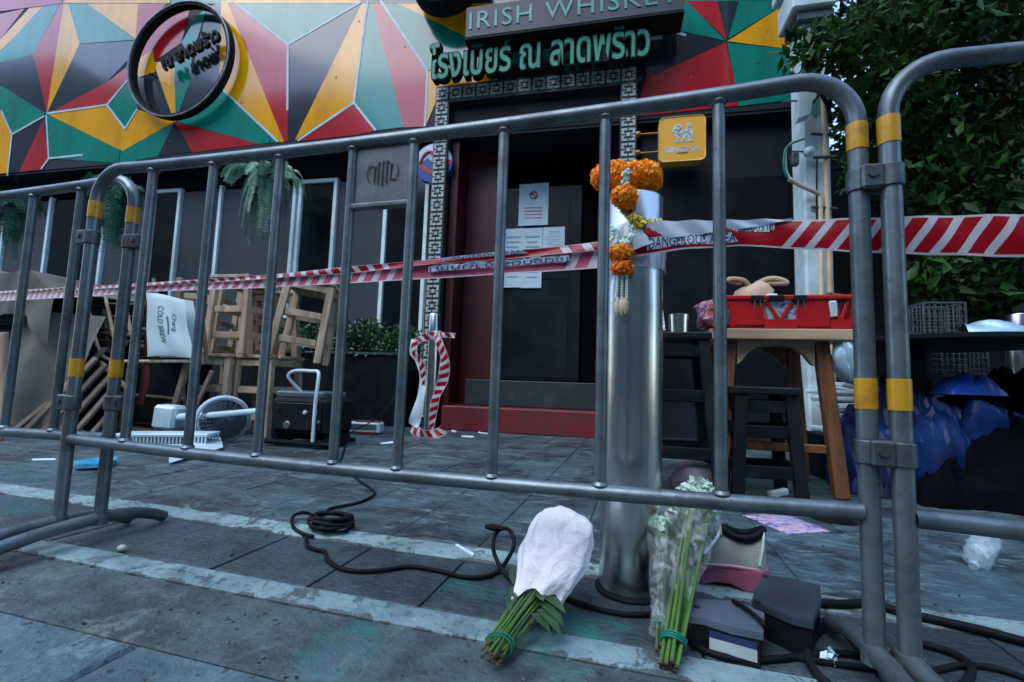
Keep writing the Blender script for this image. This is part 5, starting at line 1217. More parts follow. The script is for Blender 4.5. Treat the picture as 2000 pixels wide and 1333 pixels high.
# long white slotted tray lying in front
lo_ = [g(228,884), g(300,862), g(432,848), g(432,870)]
tc_ = g(345, 872); tray = thing('plastic_tray', 'long white slotted plastic tray lying in front of the fallen fan', 'tray', (tc_.x, tc_.y, 0), 0)
A, B = wv(236, 868, 2.42), wv(418, 850, 2.60); A.z = .075; B.z = .085; q = MB(); d_ = (B-A).normalized(); R_ = Matrix((d_, Vector((-d_.y, d_.x, 0)).normalized(), Vector((0,0,1)))).transposed()
q.box((A+B)/2, ((B-A).length, .17, .022), R_, .008); q.build('tray_top', MT['white_plastic'], tray, world=True)
q = MB()
for k in range(26): q.box(A.lerp(B, (k+.5)/26)+R_@Vector((0,-.078,-.032)), (.010, .008, .042), R_)
for k in range(26): q.box(A.lerp(B, (k+.5)/26)+R_@Vector((0,.078,-.032)), (.010, .008, .042), R_)
o = q.build('tray_rib', MT['white_plastic'], tray, world=True, smooth=0); o['kind'] = 'stuff'
q = MB(); q.box((A+B)/2+Vector((0,0,-.064)), ((B-A).length, .17, .018), R_, .005); q.build('tray_base', MT['white_plastic'], tray, world=True)
q = MB(); A2 = wv(425, 845, 2.6); q.grid(lambda a, b_: g(330,905,.012).lerp(g(436,874,.02), a).lerp(g(330,880,.03).lerp(g(428,842,.06), a), b_), 6, 3); q.build('flap', MT['white_plastic'], tray, world=True)

# black generator with a white tubular frame
gb_ = g(580, 874); gen = thing('generator', 'sooty black portable generator with a white tubular handle frame', 'generator', (gb_.x, gb_.y+.14, 0), WROT)
q = MB(); q.box((0,0,.21), (.46,.32,.26), bev=.03); q.build('housing', MT['black'], gen)
q = MB(); q.box((-.02,0,.355), (.38,.27,.045), bev=.02); q.build('fuel_tank', MT['grey_plastic'], gen)
q = MB(); q.box((0,-.166,.21), (.36,.012,.18), bev=.01); pn = q.build('control_panel', MT['blackgloss'], gen)
for x, z, r_, m_ in ((-.07,.15,.028,'galv'),(.06,.24,.014,'white_plastic'),(.14,.245,.010,'white_plastic'),(.17,.18,.012,'galv'),(-.15,.25,.016,'rubber')):
    q = MB(); q.lathe([(r_,0),(r_,.010),(r_*.8,.014)], (x,-.172,z), rotm(PI/2,0,0), 14); q.build('dial', MT[m_], pn)
for sy in (-1,):
    q = MB(); q.tube(catmull([(.14,-.185,.05),(.14,-.185,.30),(.14,-.17,.46),(.12,-.15,.515),(.06,-.13,.52),(-.06,-.13,.52),(-.115,-.13,.50),(-.12,-.12,.46),(-.06,-.05,.36)], 5), .0115, 10); q.build('handle_frame', MT['white_plastic'], gen)
q = MB()
for sy in (-1, 1): q.tube([(-.25,sy*.15,.03),(.25,sy*.15,.03)], .018, 8)
for sx in (-1, 1): q.tube([(sx*.22,-.15,.03),(sx*.22,.15,.03)], .018, 8); q.box((sx*.2,0,.06),(.05,.25,.06))
q.build('skid', MT['rubber'], gen)
# white and red socket box, red wire
sb_ = g(705, 848); sok = thing('socket_box', 'white plastic socket box with red edging beside the slim bollard', 'socket box', (sb_.x, sb_.y+.06, 0), WROT+.15)
q = MB(); q.box((0,0,.055), (.30,.12,.09), bev=.012); q.build('case', MT['white_plastic'], sok)
q = MB(); q.box((.03,0,.106), (.2,.1,.01), bev=.003); q.box((.03,-.062,.012), (.18,.006,.016)); q.build('red_trim', MT['redstep'], sok)
q = MB(); q.box((.01,-.062,.06), (.22,.006,.05), bev=.002); q.build('inset', MT['grey_plastic'], sok)
cable('thin red cable rising from the socket box to the planter corner', [wv(735,820,3.7), wv(752,800,3.75), wv(770,775,3.8), wv(778,750,3.85), wv(782,725,3.95), wv(786,705,4.3)], .006, group=None)
cable('thin black cable from the generator over the white socket box', [g(668,862,.01), wv(690,842,3.5), wv(735,818,3.6), wv(770,780,3.75), wv(778,740,3.9)], .005, group=None)
bpy.data.objects['cable'].data  # first cable keeps its rubber

# slim bollard: loose tape knotted round it
kt = thing('loose_tape', 'loose red and white tape knotted and looping down round the slim bollard', 'barrier tape', (B2P.x, B2P.y-.06, 0), 0, 'red and white warning tapes')
MT['tapeL'] = tape_mat('loose tape', slant=.6, period=.075, width=.075, duty=.55)
BVv = B2P.y-.075
def tp3(pts, w, name, m, dv=0):
    C = catmull([bv(x, y, BVv+d_) for x, y, d_ in pts], 8); rows = []
    for i, p in enumerate(C):
        t = C[min(i+1, len(C)-1)]-C[max(i-1, 0)]; s = t.cross(Vector((0,-1,0))).normalized(); wi = w(i/(len(C)-1)) if callable(w) else w
        tw = .35*math.sin(i*.35); s = (s*math.cos(tw)+Vector((0,-1,0))*math.sin(tw)); rows.append((p-s*wi/2, p+s*wi/2))
    return ribbon(name, rows, m, kt)
tp3([(812,668,.0),(826,660,-.02),(842,656,-.02),(856,650,0)], .07, 'knot_band', MT['tapeL'])
tp3([(856,650,0),(866,655,-.03),(878,655,-.02),(889,656,-.03)], .045, 'loose_end', MT['tapeL'])
tp3([(852,648,0),(857,668,-.03),(868,700,-.04),(866,738,-.04),(853,772,-.04),(846,805,-.03),(842,838,-.03)], lambda t: .045+.05*math.sin(PI*t), 'hanging_loop', MT['tapeL'])
tp3([(812,664,-.01),(806,690,-.03),(815,706,-.03),(826,735,-.03),(822,775,-.04),(812,815,-.05),(806,832,-.05)], lambda t: .085-.045*math.sin(PI*min(1,t*1.6))+.05*max(0,t-.6), 'hanging_loop', MT['bagwhite'])
tp3([(812,664,-.02),(808,686,-.04),(820,704,-.04),(826,728,-.035),(825,752,-.035)], .055, 'hanging_loop', MT['tapeL'])
tp3([(806,834,-.05),(818,846,-.07),(836,850,-.08),(856,846,-.07),(868,838,-.06)], .085, 'ground_fold', MT['tapeL'])
# ------------------------------------------------------------------ utility pole
VPL = 3.35
pc = wl(1606, 600, VPL); pw = .170
pole = thing('utility_pole', 'pale concrete utility pole with conduits and a stepped cap beside the dark wall', 'utility pole', WL(pc.x, VPL+.12, 0), WROT)
q = MB(); q.box((0, 0, 3.0), (pw, .2, 6.0), bev=.015); q.build('shaft', MT['concrete'], pole)
zc = wv(1590, 38, VPL).z
q = MB(); q.box((-.02, -.03, zc+.16), (pw+.10, .30, .20), bev=.01); q.box((-.02, -.03, zc+.42), (pw+.16, .34, .22), bev=.01); q.build('stepped_cap', MT['concrete'], pole)
q = MB(); q.box((0, -.02, zc+.02), (pw+.06, .25, .06), bev=.004); q.build('steel_strap', MT['galv_dark'], pole)
q = MB(); q.box((-.01,-.03,zc+.285),(pw+.06,.28,.05)); q.build('steel_strap', MT['galv_dark'], pole)
q = MB(); q.box((0, -.103, zc-.14), (pw*.8, .004, .12)); q.build('painted_number_plate', MT['paper'], pole)
def on_pole(px, py, off=-.10): return wv(px, py, VPL+.12+off)
q = MB(); q.tube([on_pole(x, y, -.115) for x, y in ((1606,160),(1612,300),(1618,480),(1622,650),(1626,900))], .016, 10); q.build('conduit', MT['conduit'], pole, world=True)
q = MB(); q.tube(catmull([on_pole(1541,350,-.2), on_pole(1570,366,-.17), on_pole(1596,378,-.13), on_pole(1602,392,-.12), on_pole(1603,470,-.12), on_pole(1606,650,-.12), on_pole(1612,900,-.12)], 5), .014, 10); q.build('conduit', MT['conduit'], pole, world=True)
for y in (262, 405):
    q = MB(); A, B = on_pole(1584, y, -.118), on_pole(1636, y+3, -.118); q.tube([A, B], .010, 6); q.build('clip_band', MT['galv_dark'], pole, world=True)
q = MB(); P = on_pole(1581, 297, -.16); core(q, P, (.036,.036,.036)); q.build('globe_lamp', MT['white_plastic'], pole, world=True)
q = MB(); q.tube([on_pole(1545,296,-.16), on_pole(1578,297,-.15)], .006, 6); q.box(on_pole(1552,312,-.16), (.045,.05,.09), bev=.008); q.tube([on_pole(1590,308,-.15), on_pole(1632,306,-.13)], .012, 6); q.build('lamp_bracket', MT['galv_dark'], pole, world=True)
q = MB(); q.tube(catmull([on_pole(1570,272,-.12), on_pole(1545,282,-.18), on_pole(1533,296,-.2), on_pole(1532,330,-.2), on_pole(1541,351,-.2)], 6), .007, 8); q.build('green_wire', MT['tie'], pole, world=True)
q = MB(); q.tube(catmull([on_pole(1572,270,-.12), on_pole(1548,278,-.17), on_pole(1536,294,-.19), on_pole(1536,330,-.19), on_pole(1544,350,-.19)], 6), .005, 8); q.build('white_wire', MT['white_plastic'], pole, world=True)
q = MB(); q.tube(catmull([on_pole(1592,165,-.12), on_pole(1605,185,-.14), on_pole(1618,210,-.13), on_pole(1622,240,-.12)], 6), .014, 8); q.tube(catmull([on_pole(1600,160,-.12), on_pole(1596,190,-.15), on_pole(1576,212,-.16), on_pole(1566,216,-.16)], 6), .008, 8); q.tube(catmull([on_pole(1596,310,-.12), on_pole(1595,360,-.115), on_pole(1596,470,-.115)], 4), .005, 6); q.build('black_wire', MT['rubber'], pole, world=True)
q = MB(); A = on_pole(1570,190,-.2); q.prism([(-.05,-.17),(.02,-.15),(.065,.09),(-.035,.10)], lambda x, y, dd: A+Vector((x, dd, y)), -.05, .03); q.build('floodlight', MT['white_plastic'], pole, world=True, smooth=0)
q = MB(); q.tube([on_pole(1528,199,-.2), on_pole(1560,197,-.2)], .008, 6); q.lathe([(.02,-.02),(.026,.03)], on_pole(1580,172,-.22), rotm(PI/2,0,0), 14); q.build('floodlight_arm', MT['galv'], pole, world=True)
q = MB(); A = on_pole(1591, 208, -.1025); q.grid(lambda a, b_: A+Vector(((a-.5)*.10, -.001, (b_-.5)*.13+.015*math.sin(a*9))), 8, 4); q.build('paint_smear', MT['tealpaint'], pole, world=True)

# ------------------------------------------------------------------ table with red basket, stools
VT = 2.42
zt = wv(1530, 642, VT).z; xl, xr = wl(1386, 652, VT).x, wl(1672, 652, VT).x
tw = xr-xl; tb = thing('wooden_table', 'tall wooden table with pale plank edge and brown splayed legs carrying the red basket', 'table', WL((xl+xr)/2, VT+.28, 0), WROT)
for k in range(3): q = MB(); q.box((0, -.186+k*.187, zt-.027), (tw, .184, .052), bev=.004); q.build('top_plank', MT['woodtop'], tb)
for sx in (-1, 1):
    for sy in (-1, 1):
        q = MB(); A = Vector((sx*(tw/2-.11), sy*.18, zt-.055)); B = Vector((sx*(tw/2-.055), sy*.22, 0)); plank(q, B, A, .062, .05, (0,1,0)); q.build('leg', MT['woodleg'], tb)
        q = MB(); arc = [(0,0)]+[(.17*(1-math.sin(k*PI/16)), -.15*(1-math.cos(k*PI/16))) for k in range(9)]
        q.prism([(x, z) for x, z in [(0,0),(.15,0),(.13,-.010),(.085,-.03),(.045,-.065),(.015,-.105),(0,-.115)]], lambda x, y, dd: Vector((-sx*(x)+sx*(tw/2-.145), sy*.185+dd, zt-.056+y)), -.018, .018); q.build('corner_brace', MT['woodtop'] if sy < 0 else MT['woodleg'], tb, smooth=0)
for sy in (-1, 1): q = MB(); q.box((0, sy*.205, .22), (tw-.22, .03, .04), bev=.004); q.build('stretcher', MT['woodleg'], tb)

# red basket
b0, b1_ = wl(1418, 610, VT+.03).x, wl(1668, 610, VT+.03).x; bz1 = wv(1540, 577, VT+.03).z; bh = bz1-zt; bw = b1_-b0; bdp = .36
bk = thing('red_basket', 'red plastic basket with V-shaped cutouts and black clips on its rim', 'basket', WL((b0+b1_)/2, VT+.03+bdp/2, zt+.001), WROT)
q = MB()
def wallstrip(q, y0, y1, cuts):
    x = -bw/2
    for c0_, c1_ in cuts+[(bw/2, bw/2)]:
        q.box(((x+c0_)/2, (y0+y1)/2, bh*.5+.006), (c0_-x, y1-y0, bh-.03), bev=.003); x = c1_
    q.box((0, (y0+y1)/2-.004, bh-.012), (bw+.02, y1-y0+.014, .022), bev=.005)
    for c0_, c1_ in cuts:
        q.box(((c0_+c1_)/2, (y0+y1)/2, .026), (c1_-c0_-.002, y1-y0-.002, .045)); m_ = (c0_+c1_)/2
        for s, e in ((c0_+.012, m_-.002), (c1_-.012, m_+.002)): plank(q, (s, (y0+y1)/2, bh-.028), (e, (y0+y1)/2, .045), .016, .008)
cx_ = lambda px: wl(px, 610, VT+.03).x-(b0+b1_)/2
wallstrip(q, -bdp/2, -bdp/2+.012, [(cx_(1492), cx_(1556)), (cx_(1622), cx_(1664))]); wallstrip(q, bdp/2-.012, bdp/2, [])
for s in (-1, 1): q.box((s*(bw/2-.006), 0, bh*.5), (.012, bdp-.026, bh-.02), bev=.003); q.box((s*(bw/2-.002), 0, bh-.012), (.022, bdp-.03, .022), bev=.005)
q.box((0,0,.008), (bw-.03, bdp-.03, .012)); q.build('shell', MT['red_plastic'], bk)
for px in (1478, 1516, 1562):
    q = MB(); q.box((cx_(px), -bdp/2-.006, bh-.018), (.062 if px != 1516 else .07, .02, .03), bev=.004); cl = q.build('binder_clip', MT['black'], bk)
    if px != 1516:
        q = MB(); q.tube([(cx_(px)-.012, -bdp/2-.018, bh-.03), (cx_(px)-.016, -bdp/2-.02, bh-.075), (cx_(px)+.016, -bdp/2-.02, bh-.075), (cx_(px)+.012, -bdp/2-.018, bh-.03)], .0022, 6); q.build('clip_wire', MT['galv'], cl)
# things inside the basket
P = wv(1472, 566, VT+.15); bb = thing('cloth_bag', 'beige cloth bag with floppy ear-like handles standing in the red basket', 'bag', (P.x, P.y, zt+.02), WROT)
q = MB(); zz = P.z-zt-.02+.02; q.lathe([(.085,0),(.10,.05),(.105,zz*.6),(.098,zz*.8),(.080,zz*.93),(.05,zz*1.0),(.012,zz*1.02)], (0,0,0), n=36)
q.v = [tuple(Vector(p)+Vector((.022*mnoise.noise(Vector(p)*16), .02*mnoise.noise(Vector(p)*16+Vector((5,0,0))), .026*(mnoise.noise(Vector(p)*13+Vector((0,7,0))) if p[2] > .05 else 0)))) for p in q.v]
q.build('body', MT['beige'], bb, smooth=60)
for pts in ([(-.03,-.03,zz*.98),(-.06,-.05,zz*1.08),(-.10,-.06,zz*1.11),(-.135,-.06,zz*1.10),(-.12,-.05,zz*1.05),(-.07,-.04,zz*1.02)], [(.0,-.04,zz*1.0),(.05,-.06,zz*1.10),(.10,-.07,zz*1.08),(.135,-.07,zz*.99),(.10,-.065,zz*.98),(.05,-.05,zz*1.0)]):
    q = MB(); q.tube(catmull(pts, 5), .010, 8, flat=1.25); q.build('handle', MT['beige'], bb)
def inbasket(name, px, py, w, h_, dv, m, label, cat, tilt=.1, rz=0):
    P = wv(px, py, VT+.06+dv); t = MB(); t.box((0,0,0), (w, .03, h_), rotm(.15, tilt, 0), .006); o = t.build(name, m); o.location = P; o.rotation_euler = (0,0,WROT+rz); tag(o, label, cat, 'odds and ends in the red basket'); return o
m, nt, b = new_mat('blue printed sheet'); tc = nd(nt, 'ShaderNodeTexCoord'); n1 = noise(nt, scaled(nt, tc.outputs['Object'], (30,1,60)), 1, 3, .6); nt.links.new(mixc(nt, ramp(nt, n1, .48, .56), (.55,.60,.70), (.06,.10,.36)), b.inputs['Base Color']); MT['bluesheet'] = m
inbasket('printed_sheet', 1537, 610, .13, .15, .0, MT['bluesheet'], 'blue and white printed sheet seen through the basket cutout', 'printed sheet')
inbasket('white_carton', 1506, 606, .05, .16, .0, MT['bagwhite'], 'narrow white carton beside the printed sheet in the basket', 'carton', .02)
inbasket('red_packet', 1640, 606, .14, .15, .0, MT['redstep'], 'red and white packet behind the right-hand cutout of the basket', 'packet', .2)
inbasket('white_packaging', 1626, 604, .035, .08, -.02, MT['bagwhite'], 'white sliver of packaging at the right cutout of the basket', 'packaging', -.1)
# clutter at the left of the basket: a crumpled transparent bag of colourful wrappers
P = wv(1392, 612, VT+.07); q = MB()
m, nt, b = new_mat('mixed wrapper print'); tc = nd(nt, 'ShaderNodeTexCoord'); n1 = noise(nt, tc.outputs['Object'], 26, 4, .7, 1.0); rp = nd(nt, 'ShaderNodeValToRGB'); nt.links.new(n1, rp.inputs[0]); el = rp.color_ramp.elements; el[0].position = .46; el[0].color = (.20,.008,.012,1); el[1].position = .52; el[1].color = (.40,.32,.34,1)
for p_, c_ in ((.55,(.16,.008,.015,1)),(.61,(.02,.06,.26,1)),(.66,(.14,.01,.015,1))): e_ = el.new(p_); e_.color = c_
nt.links.new(rp.outputs[0], b.inputs['Base Color']); b.inputs['Roughness'].default_value = .3; bumpn(nt, b, n1, .8, .02); MT['wrappers'] = m
q.lathe([(.02,0),(.070,.008),(.082,.04),(.070,.085),(.078,.115),(.05,.14),(.02,.15)], (P.x, P.y, zt+.002), n=26, wob=lambda th, z: 1+.16*math.sin(3*th+z*40)+.1*math.sin(7*th-z*70)); tag(settle(q.build('wrapper_heap', MT['wrappers'], smooth=40)), 'heap of red, white and blue wrappers at the left end of the wooden table', 'wrappers')
# plastic bag hanging below the right end of the table top
P = wv(1650, 692, VT+.05); q = MB(); q.lathe([(.008,.10),(.03,.07),(.055,.0),(.06,-.06),(.035,-.12),(.01,-.14)], P, rotm(0,-.15,0), 20, wob=lambda th, z: 1+.18*math.sin(4*th+z*30)+.1*math.sin(9*th)); tag(settle(q.build('plastic_bag', MT['foil'], smooth=60)), 'crumpled clear plastic bag hanging below the right end of the wooden table', 'plastic bag')

def black_stool(label, px0, px1, pyt, v, spread, w=None):
    A, B = wl(px0, pyt, v), wl(px1, pyt, v); w = B.x-A.x; h_ = (A.z+B.z)/2; t = thing('bar_stool', label, 'stool', WL((A.x+B.x)/2, v+w/2, 0), WROT, 'black wooden stools')
    q = MB(); q.box((0,0,h_-.018), (w, w, .034), bev=.006); q.build('seat', MT['blackgloss'], t)
    hw = w/2-.035
    legs = [(sx, sy) for sx in (-1, 1) for sy in (-1, 1)]
    for sx, sy in legs: q = MB(); plank(q, (sx*(hw+spread), sy*(hw+spread), 0), (sx*hw, sy*hw, h_-.036), .05, .045, (0,1,0)); q.build('leg', MT['black'], t)
    for z in (h_-.09, h_*.60, h_*.25):
        k = hw+spread*(1-z/h_)
        for s in (-1, 1):
            q = MB(); q.box((0, s*k, z), (2*k-.052, .028, .055), bev=.003); q.build('rung', MT['black'], t)
            q = MB(); q.box((s*k, 0, z+.01), (.028, 2*k-.052, .055), bev=.003); q.build('rung', MT['black'], t)
    return t, h_
bs1, hs1 = black_stool('tall black bar stool just right of the large bollard with a steel cup on it', 1276, 1392, 648, 2.30, .06)
bs2, hs2 = black_stool('low black stool standing under the wooden table', 1436, 1566, 756, 2.28, .03)
P = wv(1325, 640, 2.42); cup = MB(); cup.lathe([(.045,.002),(.047,.06),(.049,.098),(.046,.1),(.044,.06),(.042,.01)], (P.x, P.y, hs1-.001), n=28, cap1=True); tag(settle(cup.build('steel_cup', MT['steel'])), 'stainless steel cup standing on the tall black bar stool', 'cup')
P = wv(1383, 660, 2.40); q = MB(); q.box((0,0,0), (.055,.04,.035), rotm(0,-.3,0), .008); o = q.build('paper_ball', MT['beige']); o.location = P; tag(o, 'small beige scrap wedged between the bar stool and the table', 'scrap')
q = MB(); plank(q, wv(1291, 598, 2.5), wv(1298, 646, 2.46), .012, .006); tag(settle(q.build('folded_card', MT['bluesheet'])), 'slim pale card leaning behind the steel cup', 'card')

# ------------------------------------------------------------------ far right: dark table, crates, blue tarpaulin, stacked frames
VD = 2.55
P = wl(1880, 655, VD); dt = thing('dark_table', 'dark round pedestal table at the right with a wire crate and foil on top', 'table', WL(P.x+.10, VD+.30, 0), WROT)
q = MB(); q.lathe([(.46,P.z-.03),(.47,P.z-.022),(.47,P.z-.004),(.465,P.z)], (0,0,0), n=48); q.build('top', MT['black'], dt)
q = MB(); q.lathe([(.055,.04),(.055,P.z-.03)], (-.12,0,0), n=20); q.build('pedestal', MT['black'], dt)
q = MB(); q.lathe([(.30,0),(.30,.02),(.06,.05)], (-.12,0,0), n=36); q.build('base', MT['black'], dt)
ZD = P.z
def wire_crate(label, px0, px1, py0, py1, v, z0=None, nx=7):
    A, B = wl(px0, py1, v), wl(px1, py0, v); w, h_ = B.x-A.x, B.z-A.z; zz = A.z if z0 is None else z0; d_ = w*.8
    t = thing('wire_crate', label, 'crate', WL((A.x+B.x)/2, v+d_/2, zz+.001), WROT, 'wire crates at the right')
    q = MB()
    for sy in (-d_/2, d_/2):
        for k in range(nx+1): x = -w/2+w*k/nx; q.tube([(x, sy, 0), (x, sy, h_)], .0028, 4)
        for k in range(6): z = h_*k/5; q.tube([(-w/2, sy, z+.002), (w/2, sy, z+.002)], .0028, 4)
    for sx in (-w/2, w/2):
        for k in range(6): y = -d_/2+d_*k/5; q.tube([(sx, y, 0), (sx, y, h_)], .0028, 4)
        for k in range(6): z = h_*k/5; q.tube([(sx, -d_/2, z+.002), (sx, d_/2, z+.002)], .0028, 4)
    q.build('mesh_sides', MT['galv_dark'], t)
    q = MB(); q.tube([(-w/2,-d_/2,h_),(w/2,-d_/2,h_),(w/2,d_/2,h_),(-w/2,d_/2,h_)], .006, 6, closed=True); q.tube([(-w/2,-d_/2,.004),(w/2,-d_/2,.004),(w/2,d_/2,.004),(-w/2,d_/2,.004)], .006, 6, closed=True)
    for sx in (-1, 1):
        for sy in (-1, 1): q.tube([(sx*w/2, sy*d_/2, 0), (sx*w/2, sy*d_/2, h_)], .006, 6)
    q.build('rim', MT['galv_dark'], t)
wire_crate('wire crate standing on the dark table', 1806, 1884, 576, 644, VD+.14, ZD)
wire_crate('wire crate below the dark table, above the blue tarpaulin', 1846, 1928, 678, 732, VD+.62)
A = wv(1893, 640, VD-.02); q = MB()
q.grid(lambda a, b_: Vector((A.x+.55*a, A.y+.10*b_-.12*a, ZD+.004+.055*math.sin(PI*b_)*(1-.55*a)+.012*math.sin(a*21+b_*8)*math.sin(PI*b_)+.01*math.sin(a*9))), 40, 12); tag(settle(q.build('plastic_sheet', MT['foil'], smooth=30)), 'crumpled clear plastic sheet lying on the dark table at the right edge', 'plastic sheet')
P = g(1990, 860); P = WL(P.dot(UW)*1.0, 3.35); bl3p = wv(1990, 700, 3.3)
bollard(Vector((bl3p.x, bl3p.y, 0)), .058, wv(1985, 613, 3.3).z, 'stainless steel bollard cut by the right edge behind the dark table')
# stack of folded white metal frames
P = g(1700, 850); fr0 = WL(wl(1725, 800, 2.95).x, 3.0); stf = thing('folded_chairs', 'stack of folded pale metal frames lying between the table and the blue tarpaulin', 'folded chairs', (fr0.x, fr0.y, 0), WROT)
z_lo, z_hi = .28, .60
q = MB(); q.box((0,.12,.13), (.62,.3,.24), bev=.01); q.build('base_block', MT['black'], stf)
for k in range(7):
    z = .27+k*.045; q = MB(); x0 = -.20+.03*rng.normal(); tl3 = .05*rng.normal()
    q.tube([(x0, .0, z), (.30, -.02, z+.02+tl3), (.30, .26, z+.02+tl3), (x0, .26, z)], .013, 8, closed=True); q.build('frame', MT['frame_metal'], stf)
def crumple_heap(name, px, py, v, w, d, h, m, label, cat, seed, rough=1.0, nu=90, nv=54):
    P = wv(px, py, v); q = MB()
    def f(a, b_):
        x, y = (a-.5)*w, (b_-.5)*d; e = max(0, 1-(abs(2*a-1))**3)*max(0, 1-abs(2*b_-1)**3)
        p = Vector((x*3.2, y*3.2, seed)); big = mnoise.noise(p*.9); r1 = abs(mnoise.noise(p*2.2+Vector((3,1,0)))); r2 = abs(mnoise.noise(p*5.2+Vector((1,7,2)))); r3 = abs(mnoise.noise(p*11+Vector((5,2,9))))
        z = h*e**.55*(.72+.55*big)+rough*e**.3*(.17*(.35-r1)+.12*(.3-r2)+.055*(.3-r3))
        return Vector((P.x+x+.05*mnoise.noise(p*2+Vector((9,9,9))), P.y+y+.06*mnoise.noise(p*2+Vector((4,4,4))), max(.004+.004*r2, z)))
    q.grid(f, nu, nv); o = settle(q.build(name, m, smooth=16)); return tag(o, label, cat)
crumple_heap('blue_tarpaulin', 1790, 800, 2.95, .95, .75, .60, MT['blue_cloth'], 'crumpled blue tarpaulin heaped under the dark table at the right', 'tarpaulin', 1.3)
crumple_heap('black_sheeting', 1985, 850, 2.80, 1.15, .8, .60, MT['void'], 'heap of black plastic sheeting under the dark table at the right edge', 'plastic sheeting', 5.1)
crumple_heap('blue_sheet', 1960, 790, 2.72, .55, .22, .58, MT['blue_cloth'], 'strip of dark blue sheet lying over the black sheeting at the right edge', 'sheet', 8.7, .7, 50, 24)
P2 = wv(1885, 748, 2.72); q = MB()
def bagb(a, b_):
    x, y = (a-.5)*.23, (b_-.5)*.2; e = max(0, 1-abs(2*a-1)**2.5)*max(0, 1-abs(2*b_-1)**2.5); p = Vector((x*14, y*14, 2)); return P2+Vector((x, y, .10*e**.5+.05*(abs(mnoise.noise(p))-.3)*e**.3-.06))
q.grid(bagb, 30, 20)
tag(settle(q.build('blue_bag', mat('bright blue plastic', (.02,.10,.48), .3, 0, (.015,.06,.32), 6, .4, .7, .2, 20), smooth=40)), 'bright blue plastic bag lying below the wire crate under the dark table', 'plastic bag')
P = g(1640, 1022); q = MB(); q.lathe([(.085,.0),(.088,.02),(.075,.05),(.06,.052),(.055,.035),(.02,.03)], (P.x, P.y+.05, 0), n=32); tag(settle(q.build('black_dish', MT['blackgloss'])), 'round black dish on the paving behind the right barrier post', 'dish')
P = g(1520, 972); q = MB(); q.box((0,0,.02), (.10,.03,.03), rotm(0,-.15,.5), .006); o = q.build('foam_offcut', MT['bagwhite']); o.location = P; tag(o, 'small white foam offcut on the ground below the low black stool', 'offcut')
# low dark clutter deep below the tables
q = MB(); P = g(1350, 985); q.lathe([(.10,0),(.12,.05),(.09,.12),(.02,.15)], (P.x+.05, P.y+.25, 0), n=18, wob=lambda th, z: 1+.1*math.sin(4*th+z*30)); tag(settle(q.build('dark_sack', mat('dark mauve sack', (.07,.05,.07), .7, 0, (.04,.03,.045), 5, .35, .7, .3, 20), smooth=60)), 'dark mauve sack on the ground under the tall black bar stool', 'sack')

# ------------------------------------------------------------------ dark yard wall and the tree over it
q = MB(); q.box((5.6, 6.3, 1.75), (7.7, .2, 3.5)); yw = q.build('yard_wall', MT['void'] if False else MT['darkwall'], smooth=0); yw.rotation_euler = (0,0,WROT); tag(yw, 'dark yard wall behind the tree at the right', 'wall')
tr0 = WL(3.4, 4.6); tree = thing('tree', 'dense dark green tree overhanging the yard at the right', 'tree', tr0, WROT)
q = MB(); q.tube(catmull([(0,0,0),(.03,.02,.8),(-.05,0,1.7),(.02,.05,2.6),(.1,.1,3.6),(.0,.2,4.6)], 5), [.16-.0045*i for i in range(26)], 12); tk = q.build('trunk', MT['bark'], tree)
for k in range(9):
    th = k*.72+.3; z = 1.7+.28*k; L = 1.5-.05*k; C = catmull([(0,.03,z),(.5*L*math.cos(th),.5*L*math.sin(th),z+.28),(L*math.cos(th),L*math.sin(th),z+.38)], 4)
    q = MB(); q.tube(C, [.06-.005*i for i in range(len(C))], 7); q.build('limb', MT['bark'], tree)
inv = RM[tree.name].inverted()
# clumps of leaves through the crown, hanging lower towards the pole and over the yard
clumps = []
for _ in range(170):
    px, py, v = rng.uniform(1690, 2350), rng.uniform(-330, 430), rng.uniform(3.3, 6.0); clumps.append((inv@wv(px, py, v), rng.uniform(.26,.46)))
for px, py, v, r_ in ((1570,95,2.95,.13),(1592,75,3.0,.14),(1615,92,2.95,.16),(1650,80,3.0,.2),(1690,60,3.1,.24),(1640,120,3.0,.15),(1690,125,3.1,.2),(1740,90,3.3,.3),(1690,190,3.6,.28),(1700,260,4.2,.35),(1660,40,3.3,.14),(1735,20,3.5,.3),(1760,200,3.4,.3),(1720,330,4.6,.35),(1760,400,4.6,.3),(1850,420,4.2,.3),(1950,420,4.2,.32),(1560,120,2.95,.09),(1575,140,2.95,.08)):
    clumps.append((inv@wv(px, py, v), r_))
lower = [(inv@wv(px, py, v), r_) for px, py, v, r_ in ((1815,525,3.3,.13),(1850,540,3.3,.16),(1830,560,3.25,.12),(1885,530,3.4,.18),(1940,540,3.5,.22),(2000,540,3.5,.25),(1900,570,3.4,.15),(1960,590,3.5,.2),(1800,395,3.6,.12))]
def pick(cl):
    w = np.array([c[1]**2.2 for c in cl]); w /= w.sum()
    def fn():
        c, r_ = cl[rng.choice(len(cl), p=w)]; d = rng.normal(size=3); d /= np.linalg.norm(d); k = r_*rng.uniform(.25,1.0)**.6; return (c.x+d[0]*k, c.y+d[1]*k, c.z+d[2]*k*.8)
    return fn
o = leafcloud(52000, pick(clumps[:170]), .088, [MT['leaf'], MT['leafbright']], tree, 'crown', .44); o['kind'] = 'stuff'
o = leafcloud(5200, pick(clumps[170:]), .075, [MT['leafbright'], MT['leaf']], tree, 'painted_lit_sprays', .46); o['kind'] = 'stuff'  # front leaves in a brighter colour, standing in for light on them
o = leafcloud(1500, pick(lower), .085, [MT['leafbright'], MT['leaf']], tree, 'hanging_sprays', .5); o['kind'] = 'stuff'

